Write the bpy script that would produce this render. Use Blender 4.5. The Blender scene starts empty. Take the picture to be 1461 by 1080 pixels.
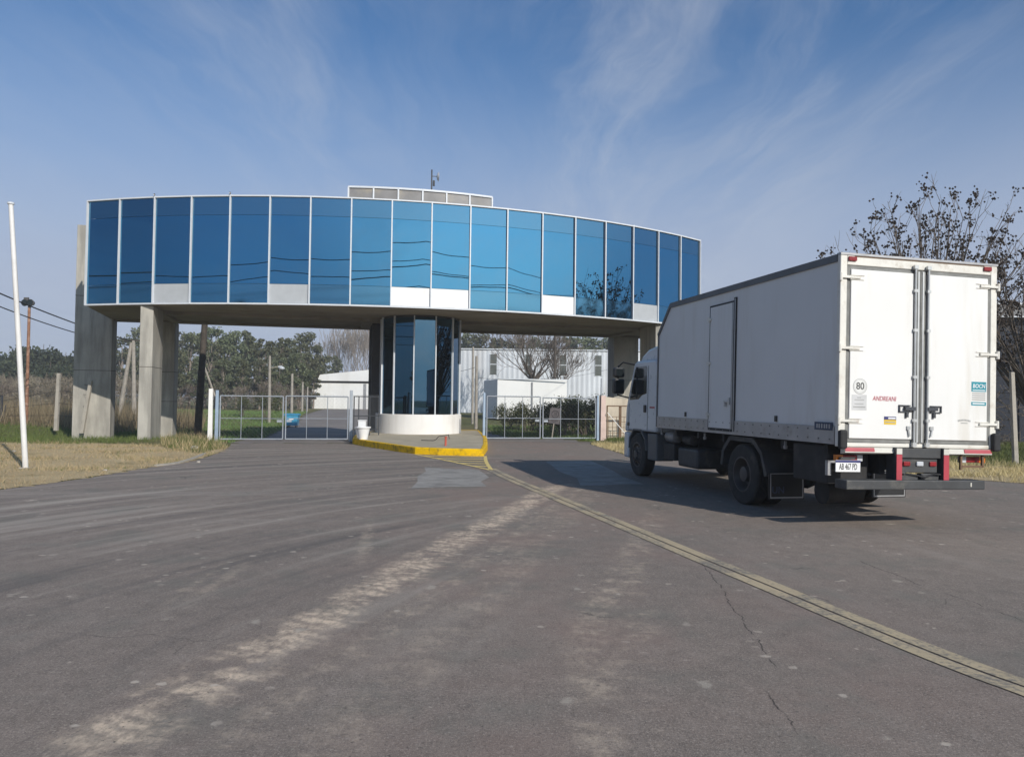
import bpy, bmesh, math, random
import numpy as np
from mathutils import Vector, Matrix
R = math.radians
C = bpy.context.scene.collection
sc = bpy.context.scene
rnd = random.Random(7)

# ------------------------------------------------------------------ camera model
F_PX, PITCH, ROLL, CAM_H = 1090.0, R(1.6), R(0.69), 1.72
cp, sp, cr, sr = math.cos(PITCH), math.sin(PITCH), math.cos(ROLL), math.sin(ROLL)
def ray(px, py):
    x = (px - 730.5) / F_PX; y = -(py - 540) / F_PX
    xr = cr * x - sr * y; yr = sr * x + cr * y
    return Vector((xr, cp - sp * yr, sp + cp * yr))
def G(px, py, z=0.0):                      # point of the ground (or of height z) seen at a photo pixel
    d = ray(px, py); return Vector((0, 0, CAM_H)) + d * ((z - CAM_H) / d.z)
def D(px, py, Y):                          # point at distance Y seen at a photo pixel
    d = ray(px, py); return Vector((0, 0, CAM_H)) + d * (Y / d.y)

# ------------------------------------------------------------------ node helper
class NT:
    def __init__(s, nt): s.nt = nt
    def n(s, t, **kw):
        nd = s.nt.nodes.new(t)
        for k, v in kw.items(): setattr(nd, k, v)
        return nd
    def put(s, sock, v):
        if isinstance(v, bpy.types.NodeSocket): s.nt.links.new(v, sock)
        elif v is not None:
            try: sock.default_value = v
            except Exception: sock.default_value = (*v, 1.0)
    def m(s, op, a, b=None, c=None, clamp=False):
        nd = s.n('ShaderNodeMath', operation=op, use_clamp=clamp)
        for i, v in enumerate((a, b, c)):
            if v is not None: s.put(nd.inputs[i], v)
        return nd.outputs[0]
    def vm(s, op, a, b=None):
        nd = s.n('ShaderNodeVectorMath', operation=op)
        s.put(nd.inputs[0], a)
        if b is not None: s.put(nd.inputs[1], b)
        return nd.outputs['Value'] if op in ('DOT_PRODUCT', 'LENGTH', 'DISTANCE') else nd.outputs[0]
    def noise(s, vec, scale, detail=4, rough=0.55, dist=0.0, out=0):
        nd = s.n('ShaderNodeTexNoise')
        if vec is not None: s.put(nd.inputs['Vector'], vec)
        nd.inputs['Scale'].default_value = scale; nd.inputs['Detail'].default_value = detail
        nd.inputs['Roughness'].default_value = rough; nd.inputs['Distortion'].default_value = dist
        return nd.outputs[out]
    def ramp(s, f, stops, interp='LINEAR'):
        nd = s.n('ShaderNodeValToRGB'); s.put(nd.inputs[0], f); cr_ = nd.color_ramp; cr_.interpolation = interp
        while len(cr_.elements) < len(stops): cr_.elements.new(0.5)
        for e, (p, c) in zip(cr_.elements, stops):
            e.position = p; e.color = (*c, 1) if len(c) == 3 else c
        return nd.outputs[0]
    def step(s, f, a, b):                  # smooth 0..1 between a and b
        nd = s.n('ShaderNodeMapRange', interpolation_type='SMOOTHSTEP'); s.put(nd.inputs[0], f)
        nd.inputs[1].default_value = a; nd.inputs[2].default_value = b
        return nd.outputs[0]
    def mix(s, f, a, b, blend='MIX'):
        nd = s.n('ShaderNodeMix', data_type='RGBA', blend_type=blend)
        s.put(nd.inputs[0], f); s.put(nd.inputs[6], a); s.put(nd.inputs[7], b)
        return nd.outputs[2]
    def comb(s, x, y, z=0.0):
        nd = s.n('ShaderNodeCombineXYZ')
        for i, v in enumerate((x, y, z)): s.put(nd.inputs[i], v)
        return nd.outputs[0]
    def bump(s, h, strength, dist=0.02):
        nd = s.n('ShaderNodeBump'); s.put(nd.inputs['Height'], h)
        nd.inputs['Strength'].default_value = strength; nd.inputs['Distance'].default_value = dist
        return nd.outputs[0]

def newmat(name):
    m = bpy.data.materials.new(name); m.use_nodes = True
    t = NT(m.node_tree); b = m.node_tree.nodes['Principled BSDF']
    return m, t, b
def mat(name, col, rough=0.6, metal=0.0, var=0.12, scale=3.0, bump=0.0, bscale=40, dirt=None, dirt_amt=0.4, dscale=1.5, streak=False, spec=None, dlo=0.5):
    m, t, b = newmat(name)
    tc = t.n('ShaderNodeTexCoord').outputs['Object']
    n1 = t.noise(tc, scale, 5)
    lo = tuple(c * (1 - var) for c in col); hi = tuple(min(1, c * (1 + var)) for c in col)
    c = t.ramp(n1, [(0.3, lo), (0.7, hi)])
    if dirt:
        v = tc
        if streak: v = t.vm('MULTIPLY', tc, (1, 1, 0.12))
        d = t.step(t.noise(v, dscale, 6, 0.65), dlo, dlo + 0.22)
        c = t.mix(t.m('MULTIPLY', d, dirt_amt), c, (*dirt, 1))
    t.put(b.inputs['Base Color'], c)
    t.put(b.inputs['Roughness'], t.m('MULTIPLY_ADD', t.noise(tc, scale * 2.3, 4), 0.2, rough - 0.1, clamp=True))
    b.inputs['Metallic'].default_value = metal
    if spec is not None: b.inputs['Specular IOR Level'].default_value = spec
    if bump: t.put(b.inputs['Normal'], t.bump(t.noise(tc, bscale, 5), bump))
    return m

# ------------------------------------------------------------------ mesh helper
class MB:
    def __init__(s, M=None): s.v = []; s.f = []; s.M = M
    def add(s, vs, fs):
        n = len(s.v); s.v += [tuple(v) for v in vs]; s.f += [tuple(i + n for i in f) for f in fs]; return s
    def box(s, x0, x1, y0, y1, z0, z1):
        x0, x1 = sorted((x0, x1)); y0, y1 = sorted((y0, y1)); z0, z1 = sorted((z0, z1))
        v = [(x, y, z) for z in (z0, z1) for (x, y) in ((x0, y0), (x1, y0), (x1, y1), (x0, y1))]
        return s.add(v, [(3, 2, 1, 0), (4, 5, 6, 7), (0, 1, 5, 4), (1, 2, 6, 5), (2, 3, 7, 6), (3, 0, 4, 7)])
    def bar(s, p, q, w, h=None, up=(0, 0, 1)):
        p = Vector(p); q = Vector(q); h = h or w
        d = (q - p).normalized(); u = Vector(up)
        if abs(d.dot(u)) > 0.99: u = Vector((0, 1, 0))
        a = d.cross(u).normalized(); u = a.cross(d).normalized()
        v = [c + a * (w / 2 * i) + u * (h / 2 * j) for c in (p, q) for (i, j) in ((-1, -1), (1, -1), (1, 1), (-1, 1))]
        return s.add(v, [(3, 2, 1, 0), (4, 5, 6, 7), (0, 1, 5, 4), (1, 2, 6, 5), (2, 3, 7, 6), (3, 0, 4, 7)])
    def tube(s, pts, rad, n=8, cap=True):
        pts = [Vector(p) for p in pts]
        if not hasattr(rad, '__len__'): rad = [rad] * len(pts)
        rings = []
        ref = Vector((0.31, 0.17, 0.93)).normalized()
        for i, p in enumerate(pts):
            d = (pts[min(i + 1, len(pts) - 1)] - pts[max(i - 1, 0)]).normalized()
            if abs(d.dot(ref)) > 0.95: ref = Vector((1, 0.1, 0)).normalized()
            a = d.cross(ref).normalized(); b = d.cross(a)
            rings.append([p + (a * math.cos(2 * math.pi * k / n) + b * math.sin(2 * math.pi * k / n)) * rad[i] for k in range(n)])
        vs = [v for r_ in rings for v in r_]; fs = []
        for i in range(len(pts) - 1):
            for k in range(n):
                a = i * n + k; b2 = i * n + (k + 1) % n
                fs.append((a, b2, b2 + n, a + n))
        if cap: fs += [tuple(range(n))[::-1], tuple((len(pts) - 1) * n + k for k in range(n))]
        return s.add(vs, fs)
    def prism(s, poly, z0, z1):
        n = len(poly)
        v = [(x, y, z0) for x, y in poly] + [(x, y, z1) for x, y in poly]
        return s.add(v, [tuple(range(n))[::-1], tuple(range(n, 2 * n))] + [(i, (i + 1) % n, (i + 1) % n + n, i + n) for i in range(n)])
    def prism_x(s, poly, x0, x1):          # poly in (y, z)
        n = len(poly)
        v = [(x0, y, z) for y, z in poly] + [(x1, y, z) for y, z in poly]
        return s.add(v, [tuple(range(n)), tuple(range(n, 2 * n))[::-1]] + [((i + 1) % n, i, i + n, (i + 1) % n + n) for i in range(n)])
    def prism_y(s, poly, y0, y1):          # poly in (x, z)
        n = len(poly)
        v = [(x, y0, z) for x, z in poly] + [(x, y1, z) for x, z in poly]
        return s.add(v, [tuple(range(n))[::-1], tuple(range(n, 2 * n))] + [(i, (i + 1) % n, (i + 1) % n + n, i + n) for i in range(n)])
    def lathe(s, prof, c=(0, 0, 0), axis='z', n=24, cap=True):   # prof: (radius, along)
        vs = []; c = Vector(c)
        for r_, t in prof:
            for k in range(n):
                a = 2 * math.pi * k / n; x, y = r_ * math.cos(a), r_ * math.sin(a)
                vs.append(c + (Vector((x, y, t)) if axis == 'z' else Vector((t, x, y)) if axis == 'x' else Vector((y, t, x))))
        fs = [(i * n + k, i * n + (k + 1) % n, (i + 1) * n + (k + 1) % n, (i + 1) * n + k) for i in range(len(prof) - 1) for k in range(n)]
        if cap: fs += [tuple(range(n))[::-1], tuple((len(prof) - 1) * n + k for k in range(n))]
        return s.add(vs, fs)
    def sheet(s, poly, z): return s.add([(p[0], p[1], z) for p in poly], [tuple(range(len(poly)))])
    def build(s, name, m, parent=None, smooth=False, bevel=0.0, loc=None):
        me = bpy.data.meshes.new(name)
        vs = s.v if s.M is None else [tuple(s.M @ Vector(v)) for v in s.v]
        me.from_pydata(vs, [], s.f)
        bm = bmesh.new(); bm.from_mesh(me); bmesh.ops.recalc_face_normals(bm, faces=bm.faces)
        bm.to_mesh(me); bm.free()
        return finish(name, me, m, parent, smooth, bevel, loc)
def finish(name, me, m, parent=None, smooth=False, bevel=0.0, loc=None):
    o = bpy.data.objects.new(name, me); C.objects.link(o)
    if m: me.materials.append(m)
    if smooth:
        me.shade_smooth() if hasattr(me, 'shade_smooth') else None
        try: me.set_sharp_from_angle(angle=R(40))
        except Exception: pass
    if bevel:
        b = o.modifiers.new('bevel', 'BEVEL'); b.width = bevel; b.segments = 2; b.limit_method = 'ANGLE'; b.angle_limit = R(40)
    if parent: o.parent = parent
    if loc is not None: o.location = loc
    return o
def npmesh(name, V, k):                     # V: (N*k, 3) vertices, faces of k consecutive vertices
    V = np.asarray(V, np.float32); N = len(V) // k
    me = bpy.data.meshes.new(name); me.vertices.add(N * k); me.vertices.foreach_set('co', V.ravel())
    me.loops.add(N * k); me.loops.foreach_set('vertex_index', np.arange(N * k, dtype=np.int32))
    me.polygons.add(N); me.polygons.foreach_set('loop_start', np.arange(0, N * k, k, dtype=np.int32))
    try: me.polygons.foreach_set('loop_total', np.full(N, k, np.int32))
    except Exception: pass
    me.update(calc_edges=True); return me
def tag(o, label, cat, group=None, kind=None):
    if label: o['label'] = label
    if cat: o['category'] = cat
    if group: o['group'] = group
    if kind: o['kind'] = kind
    return o
def thing(name, label, cat, loc=(0, 0, 0), rz=0.0, group=None):
    o = bpy.data.objects.new(name, None); C.objects.link(o); o.empty_display_size = 0.3
    o.location = loc; o.rotation_euler = (0, 0, rz); return tag(o, label, cat, group)
def struct(o): o['kind'] = 'structure'; return o
def dup(root, loc, rz=0.0, scale=1.0, label=None, group=None):
    def cp_(o, par):
        c = o.copy(); C.objects.link(c)
        if par: c.parent = par
        for ch in list(o.children): cp_(ch, c)
        return c
    r_ = cp_(root, None); r_.location = loc; r_.rotation_euler = (root.rotation_euler.x, root.rotation_euler.y, rz)
    r_.scale = (scale,) * 3 if not hasattr(scale, '__len__') else scale
    if label: r_['label'] = label
    if group: r_['group'] = group
    return r_
def text(body, size, m, parent, M, name='lettering', bold=0.0, shear=0.0, ax='CENTER', sx=1.0, ext=0.0008):
    cu = bpy.data.curves.new('txt', 'FONT'); cu.body = body; cu.size = size; cu.offset = bold; cu.shear = shear
    cu.align_x = ax; cu.align_y = 'CENTER'; cu.extrude = ext; cu.resolution_u = 3
    to = bpy.data.objects.new('txt', cu); C.objects.link(to)
    dg = bpy.context.evaluated_depsgraph_get(); dg.update()
    me = bpy.data.meshes.new_from_object(to.evaluated_get(dg)); bpy.data.objects.remove(to); bpy.data.curves.remove(cu)
    me.name = name; me.transform(M @ Matrix.Diagonal((sx, 1, 1, 1))); me.materials.clear()
    return finish(name, me, m, parent)

# ------------------------------------------------------------------ materials
M = {}
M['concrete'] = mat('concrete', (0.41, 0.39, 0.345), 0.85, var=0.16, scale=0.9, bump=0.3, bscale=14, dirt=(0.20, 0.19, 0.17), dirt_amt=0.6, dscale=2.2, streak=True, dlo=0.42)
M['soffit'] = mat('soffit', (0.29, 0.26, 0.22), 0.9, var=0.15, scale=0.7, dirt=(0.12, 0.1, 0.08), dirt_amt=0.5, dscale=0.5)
M['white_alu'] = mat('white_alu', (0.62, 0.65, 0.69), 0.45, var=0.05)
M['white_panel'] = mat('white_panel', (0.80, 0.80, 0.79), 0.5, var=0.04, dirt=(0.6, 0.57, 0.5), dirt_amt=0.3, streak=True)
M['white_paint'] = mat('white_paint', (0.78, 0.76, 0.73), 0.7, var=0.05, scale=1.2, dirt=(0.5, 0.45, 0.38), dirt_amt=0.35, dscale=1.2, streak=True)
M['joint'] = mat('joint', (0.10, 0.09, 0.08), 0.9)
M['core_wall'] = mat('core_wall', (0.085, 0.085, 0.09), 0.6, var=0.2, scale=1.0)
M['roof_panel'] = mat('roof_panel', (0.20, 0.195, 0.195), 0.5, var=0.25, scale=0.9, dirt=(0.42, 0.36, 0.25), dirt_amt=0.6, dscale=0.7)
M['roof_panel'].node_tree.nodes['Principled BSDF'].inputs['Roughness'].default_value = 0.4
M['steel'] = mat('steel', (0.33, 0.36, 0.40), 0.5, 0.3, var=0.12, dirt=(0.25, 0.2, 0.16), dirt_amt=0.3)
M['steel_blue'] = mat('steel_blue', (0.30, 0.38, 0.48), 0.5, 0.3, var=0.15)
M['wire'] = mat('wire', (0.16, 0.165, 0.17), 0.6, 0.2)
M['dark_steel'] = mat('dark_steel', (0.06, 0.065, 0.075), 0.55, 0.3)
M['old_concrete'] = mat('old_concrete', (0.40, 0.37, 0.32), 0.9, var=0.2, scale=3, bump=0.3, dirt=(0.2, 0.18, 0.14), dirt_amt=0.5, dscale=3)
M['rust'] = mat('rust', (0.27, 0.135, 0.08), 0.8, var=0.3, scale=4, dirt=(0.6, 0.5, 0.42), dirt_amt=0.7, dscale=2)
M['wood_pole'] = mat('wood_pole', (0.075, 0.062, 0.05), 0.9, var=0.3, scale=5, bump=0.4)
M['grey_pole'] = mat('grey_pole', (0.32, 0.29, 0.25), 0.9, var=0.2, scale=4)
M['bark'] = mat('bark', (0.13, 0.105, 0.085), 0.95, var=0.3, scale=6, bump=0.4)
M['bark_pale'] = mat('bark_pale', (0.24, 0.20, 0.165), 0.95, var=0.3, scale=4)
M['cable'] = mat('cable', (0.02, 0.02, 0.022), 0.7)
M['lamp_head'] = mat('lamp_head', (0.09, 0.085, 0.08), 0.6)
M['pod'] = mat('pod', (0.045, 0.032, 0.024), 0.9, var=0.4, scale=1)
M['plastic_white'] = mat('plastic_white', (0.78, 0.78, 0.78), 0.5, var=0.05)
M['dumpster_blue'] = mat('dumpster_blue', (0.05, 0.29, 0.47), 0.5, var=0.15)
M['rubber'] = mat('rubber', (0.022, 0.022, 0.024), 0.8, var=0.3)
M['shed_white'] = mat('shed_white', (0.80, 0.80, 0.79), 0.6, var=0.05, scale=0.3, dirt=(0.6, 0.58, 0.54), dirt_amt=0.4, dscale=0.3, streak=True)
M['ware_metal'] = mat('ware_metal', (0.60, 0.63, 0.67), 0.5, 0.15, var=0.1, scale=0.3, dirt=(0.42, 0.40, 0.38), dirt_amt=0.5, dscale=0.25, streak=True)
M['window_dark'] = mat('window_dark', (0.11, 0.12, 0.11), 0.25, var=0.2)
M['cream_wall'] = mat('cream_wall', (0.56, 0.49, 0.39), 0.85, var=0.12, scale=1.5, dirt=(0.3, 0.25, 0.2), dirt_amt=0.5, dscale=1.2, streak=True)
M['pink_post'] = mat('pink_post', (0.60, 0.46, 0.41), 0.85, var=0.12, dirt=(0.4, 0.3, 0.25), dirt_amt=0.4)
M['sign_grey'] = mat('sign_grey', (0.11, 0.10, 0.11), 0.7, var=0.2, scale=6)
M['sign_dark'] = mat('sign_dark', (0.035, 0.03, 0.035), 0.7)
M['brown_wood'] = mat('brown_wood', (0.16, 0.10, 0.06), 0.85, var=0.25)
M['navy_shade_wall'] = mat('navy_shade_wall', (0.014, 0.018, 0.03), 0.8, var=0.2)  # base colour darkened to stand in for shade on the boundary wall
M['red_spot'] = mat('red_spot', (0.5, 0.10, 0.06), 0.6)

# blue reflective glass: a coated pane, nearly a tinted mirror, each pane faintly warped
def glass(name, tint, rough=0.01, warp=0.02):
    m, t, b = newmat(name)
    tc = t.n('ShaderNodeTexCoord').outputs['Object']
    gm = t.noise(tc, 0.8, 4)
    c = t.mix(t.step(gm, 0.35, 0.8), (*tint, 1), (*(min(1, x * 0.88 + 0.03) for x in tint), 1))
    t.put(b.inputs['Base Color'], c); b.inputs['Metallic'].default_value = 1.0
    b.inputs['Roughness'].default_value = rough
    wv = t.noise(t.vm('MULTIPLY', tc, (1, 1, 0.45)), 0.55, 1)
    t.put(b.inputs['Normal'], t.bump(wv, 0.35, warp))
    return m
M['glass'] = glass('glass', (0.076, 0.275, 0.465))
M['glass_band'] = glass('glass_band', (0.105, 0.275, 0.43), 0.06)
M['glass_low'] = glass('glass_low', (0.10, 0.285, 0.44), 0.05)
M['booth_glass'] = glass('booth_glass', (0.055, 0.135, 0.215), 0.015)

# truck
M['box_white'] = mat('box_white', (0.74, 0.745, 0.74), 0.42, var=0.03, scale=0.8, dirt=(0.55, 0.51, 0.45), dirt_amt=0.4, dscale=1.6, streak=True, spec=0.35)
M['door_white'] = mat('door_white', (0.80, 0.795, 0.775), 0.4, var=0.03, scale=0.9, dirt=(0.60, 0.55, 0.46), dirt_amt=0.45, dscale=2.2, streak=True, spec=0.4)
M['frame_white'] = mat('frame_white', (0.74, 0.72, 0.66), 0.5, var=0.08, scale=4, dirt=(0.4, 0.32, 0.24), dirt_amt=0.5, dscale=5)
M['alu'] = mat('alu', (0.40, 0.40, 0.41), 0.45, 0.5, var=0.1, scale=3, dirt=(0.22, 0.2, 0.18), dirt_amt=0.5, dscale=4)
M['roof_rail'] = mat('roof_rail', (0.14, 0.14, 0.145), 0.5, 0.4, var=0.15)
M['gasket'] = mat('gasket', (0.20, 0.20, 0.19), 0.7, var=0.25, scale=6)
M['rod'] = mat('rod', (0.55, 0.56, 0.56), 0.4, 0.5, var=0.15)
M['chassis'] = mat('chassis', (0.02, 0.02, 0.022), 0.7, var=0.3, scale=3, dirt=(0.06, 0.055, 0.05), dirt_amt=0.5, dscale=3)
M['chassis_grey'] = mat('chassis_grey', (0.05, 0.052, 0.055), 0.6, var=0.25, scale=3, dirt=(0.16, 0.15, 0.13), dirt_amt=0.5, dscale=4)
M['tank'] = mat('tank', (0.30, 0.30, 0.30), 0.5, 0.4, var=0.2)
M['tyre'] = mat('tyre', (0.03, 0.029, 0.028), 0.85, var=0.25, scale=5, dirt=(0.11, 0.095, 0.08), dirt_amt=0.6, dscale=3)
M['rim'] = mat('rim', (0.11, 0.10, 0.095), 0.6, 0.4, var=0.25, scale=5)
M['cab_white'] = mat('cab_white', (0.70, 0.72, 0.73), 0.3, var=0.03, spec=0.5)
M['cab_grey'] = mat('cab_grey', (0.12, 0.125, 0.13), 0.55)
M['cab_glass'] = mat('cab_glass', (0.015, 0.02, 0.022), 0.06, spec=0.6)
M['black_plastic'] = mat('black_plastic', (0.018, 0.018, 0.02), 0.45)
M['red_lens'] = mat('red_lens', (0.26, 0.018, 0.022), 0.25)
M['amber_lens'] = mat('amber_lens', (0.55, 0.16, 0.02), 0.25)
M['clear_lens'] = mat('clear_lens', (0.55, 0.57, 0.6), 0.2)
M['red_tape'] = mat('red_tape', (0.42, 0.05, 0.07), 0.5, var=0.12)
M['white_tape'] = mat('white_tape', (0.60, 0.585, 0.53), 0.5, var=0.12, dirt=(0.3, 0.26, 0.2), dirt_amt=0.5, dscale=6)
M['sticker_grey'] = mat('sticker_grey', (0.60, 0.60, 0.60), 0.6)
M['sticker_white'] = mat('sticker_white', (0.76, 0.76, 0.73), 0.6)
M['ink'] = mat('ink', (0.10, 0.10, 0.10), 0.6)
M['ink_grey'] = mat('ink_grey', (0.36, 0.36, 0.35), 0.6)
M['ink_red'] = mat('ink_red', (0.42, 0.03, 0.07), 0.5)
M['teal'] = mat('teal', (0.02, 0.26, 0.33), 0.5)
M['navy'] = mat('navy', (0.04, 0.045, 0.16), 0.5)
M['sticker_yellow'] = mat('sticker_yellow', (0.72, 0.48, 0.03), 0.5)
M['ink_white'] = mat('ink_white', (0.8, 0.8, 0.8), 0.5)
M['flap_blue'] = mat('flap_blue', (0.05, 0.07, 0.12), 0.6)

def leafmat(name, a, b_, trans=0.25):
    m, t, b = newmat(name)
    g = t.n('ShaderNodeNewGeometry').outputs['Random Per Island']
    oi = t.n('ShaderNodeObjectInfo').outputs['Random']
    c = t.mix(g, (*a, 1), (*b_, 1))
    hs = t.n('ShaderNodeHueSaturation'); t.put(hs.inputs['Color'], c)
    t.put(hs.inputs['Hue'], t.m('MULTIPLY_ADD', oi, 0.05, 0.475)); t.put(hs.inputs['Value'], t.m('MULTIPLY_ADD', oi, 0.5, 0.75))
    t.put(b.inputs['Base Color'], hs.outputs[0]); b.inputs['Roughness'].default_value = 0.7
    b.inputs['Specular IOR Level'].default_value = 0.25
    tr = t.n('ShaderNodeBsdfTranslucent'); t.put(tr.inputs[0], hs.outputs[0])
    mx = t.n('ShaderNodeMixShader'); mx.inputs[0].default_value = trans
    out = t.nt.nodes['Material Output']
    t.nt.links.new(b.outputs[0], mx.inputs[1]); t.nt.links.new(tr.outputs[0], mx.inputs[2]); t.nt.links.new(mx.outputs[0], out.inputs[0])
    return m
M['leaf_euc'] = leafmat('leaf_euc', (0.07, 0.082, 0.04), (0.175, 0.185, 0.105))
M['leaf_dark'] = leafmat('leaf_dark', (0.03, 0.042, 0.024), (0.075, 0.09, 0.05))
M['leaf_shrub'] = leafmat('leaf_shrub', (0.04, 0.055, 0.02), (0.13, 0.14, 0.06))
M['dry_blade'] = leafmat('dry_blade', (0.40, 0.31, 0.16), (0.66, 0.53, 0.31))
M['green_blade'] = leafmat('green_blade', (0.08, 0.135, 0.03), (0.21, 0.26, 0.085))
M['reed'] = leafmat('reed', (0.15, 0.115, 0.07), (0.36, 0.29, 0.18))
M['twig_brown'] = leafmat('twig_brown', (0.12, 0.098, 0.075), (0.23, 0.19, 0.15), 0.0)

# asphalt with dust, tyre tracks, cracks
def asphalt():
    m, t, b = newmat('asphalt')
    geo = t.n('ShaderNodeTexCoord').outputs['Object']
    sep = t.n('ShaderNodeSeparateXYZ'); t.put(sep.inputs[0], geo); X, Y = sep.outputs[0], sep.outputs[1]
    P = t.comb(X, Y, 0)
    fine = t.noise(P, 55, 4, 0.7); mid = t.noise(P, 5, 6, 0.6); big = t.noise(P, 0.25, 4, 0.55)
    c = t.ramp(big, [(0.3, (0.160, 0.132, 0.114)), (0.5, (0.196, 0.158, 0.135)), (0.72, (0.232, 0.184, 0.156))])
    c = t.mix(0.5, c, t.ramp(mid, [(0.25, (0.10, 0.091, 0.086)), (0.75, (0.235, 0.207, 0.19))]))
    grit = t.noise(t.vm('MULTIPLY', P, (1.0, 0.55, 1.0)), 17, 5, 0.72)
    c = t.mix(t.m('MULTIPLY', t.step(grit, 0.52, 0.72), 0.45), c, (0.30, 0.26, 0.235, 1))
    c = t.mix(t.m('MULTIPLY', t.step(grit, 0.47, 0.28), 0.5), c, (0.085, 0.076, 0.072, 1))
    blot = t.noise(t.vm('MULTIPLY', P, (1.0, 0.45, 1.0)), 1.3, 6, 0.68)
    c = t.mix(t.m('MULTIPLY', t.step(blot, 0.55, 0.75), 0.4), c, (0.29, 0.25, 0.225, 1))
    c = t.mix(t.m('MULTIPLY', t.step(fine, 0.52, 0.68), 0.65), c, (0.34, 0.30, 0.275, 1))
    fine2 = t.noise(P, 120, 3, 0.7); c = t.mix(t.m('MULTIPLY', t.step(fine2, 0.56, 0.68), 0.6), c, (0.40, 0.36, 0.33, 1)); c = t.mix(t.m('MULTIPLY', t.step(fine2, 0.45, 0.34), 0.7), c, (0.05, 0.046, 0.044, 1))
    c = t.mix(t.m('MULTIPLY', t.step(fine, 0.5, 0.25), 0.55), c, (0.06, 0.058, 0.056, 1))
    # reddish dusty ground towards the middle lane
    md = t.m('MULTIPLY', t.step(t.noise(P, 0.5, 4), 0.4, 0.7), t.step(t.m('ABSOLUTE', t.m('SUBTRACT', X, 0.6)), 3.5, 0.5))
    c = t.mix(t.m('MULTIPLY', md, 0.6), c, (0.205, 0.15, 0.132, 1))
    gm_ = t.m('MULTIPLY', t.step(t.noise(P, 0.9, 5, 0.6), 0.5, 0.68), 0.5); c = t.mix(gm_, c, (0.135, 0.135, 0.122, 1))
    dust = (0.43, 0.36, 0.29, 1); dust2 = (0.58, 0.475, 0.375, 1)
    # wide turning tyre arcs on the left half
    rx, ry = t.m('SUBTRACT', X, 10.0), t.m('SUBTRACT', Y, 2.5)
    rad = t.m('SQRT', t.m('ADD', t.m('MULTIPLY', rx, rx), t.m('MULTIPLY', ry, ry)))
    ang = t.m('ARCTAN2', ry, rx)
    arcs = t.noise(t.comb(t.m('MULTIPLY', rad, 2.2), t.m('MULTIPLY', ang, 1.6), 3.0), 1.0, 5, 0.6)
    left = t.m('MULTIPLY', t.step(X, 0.8, -1.8), t.step(Y, 3.0, 8.0))
    am = t.m('MULTIPLY', t.step(arcs, 0.5, 0.72), left)
    c = t.mix(t.m('MULTIPLY', am, 0.75), c, (0.34, 0.31, 0.28, 1))
    dm = t.m('MULTIPLY', t.step(arcs, 0.47, 0.3), left)
    c = t.mix(t.m('MULTIPLY', dm, 0.6), c, (0.075, 0.073, 0.073, 1))
    # second family, sweeping to the far left
    r2x, r2y = t.m('SUBTRACT', X, -1.0), t.m('SUBTRACT', Y, -16.0)
    rad2 = t.m('SQRT', t.m('ADD', t.m('MULTIPLY', r2x, r2x), t.m('MULTIPLY', r2y, r2y)))
    arcs2 = t.noise(t.comb(t.m('MULTIPLY', rad2, 2.6), t.m('MULTIPLY', t.m('ARCTAN2', r2y, r2x), 2.5), 8.0), 1.0, 5, 0.6)
    m2 = t.m('MULTIPLY', t.step(X, -0.5, -3.5), t.step(Y, 7, 11))
    c = t.mix(t.m('MULTIPLY', t.m('MULTIPLY', t.step(arcs2, 0.52, 0.72), m2), 0.4), c, (0.29, 0.27, 0.25, 1))
    # streaks along the lane on the right
    ux, uy = 0.19, 0.98
    s1 = t.m('ADD', t.m('MULTIPLY', X, uy), t.m('MULTIPLY', Y, -ux * -1.0))
    st = t.noise(t.comb(t.m('MULTIPLY', s1, 1.8), t.m('MULTIPLY', Y, 0.16), 1.0), 1.0, 5, 0.6)
    rt = t.step(X, 0.8, 2.5)
    c = t.mix(t.m('MULTIPLY', t.m('MULTIPLY', t.step(st, 0.5, 0.75), rt), 0.3), c, (0.25, 0.225, 0.205, 1))
    c = t.mix(t.m('MULTIPLY', t.m('MULTIPLY', t.step(st, 0.45, 0.28), rt), 0.3), c, (0.10, 0.096, 0.094, 1))
    def track(c, A, B, w, lug, strength, thr, seed, ext=0.0, wob=0.12, col=dust, lugp=0.0):
        A = Vector(A[:2]); B = Vector(B[:2]); d = (B - A); L = d.length; d.normalize()
        dx, dy = t.m('SUBTRACT', X, A.x), t.m('SUBTRACT', Y, A.y)
        tt = t.m('ADD', t.m('MULTIPLY', dx, d.x), t.m('MULTIPLY', dy, d.y))
        ss = t.m('ADD', t.m('MULTIPLY', dx, d.y), t.m('MULTIPLY', dy, -d.x))
        wv = t.noise(t.comb(t.m('MULTIPLY', tt, 0.35), seed, 0), 1.0, 2)
        ss2 = t.m('ADD', ss, t.m('MULTIPLY_ADD', wv, wob * 2, -wob))
        edge = t.noise(t.comb(t.m('MULTIPLY', tt, 3), t.m('MULTIPLY', ss, 2), seed), 1.0, 4)
        ab = t.m('ADD', t.m('ABSOLUTE', ss2), t.m('MULTIPLY_ADD', edge, 0.3, -0.15))
        mk = t.step(ab, w, w * 0.25)
        mk = t.m('MULTIPLY', mk, t.step(tt, -0.6 - ext, 0.6)); mk = t.m('MULTIPLY', mk, t.step(tt, L + 0.5, L - 1.0))
        nz = t.noise(t.comb(t.m('MULTIPLY', tt, lug), t.m('MULTIPLY', ss, 2.2), seed), 1.0, 6, 0.65)
        mk = t.m('MULTIPLY', mk, t.step(nz, thr - 0.08, thr + 0.06))
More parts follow.
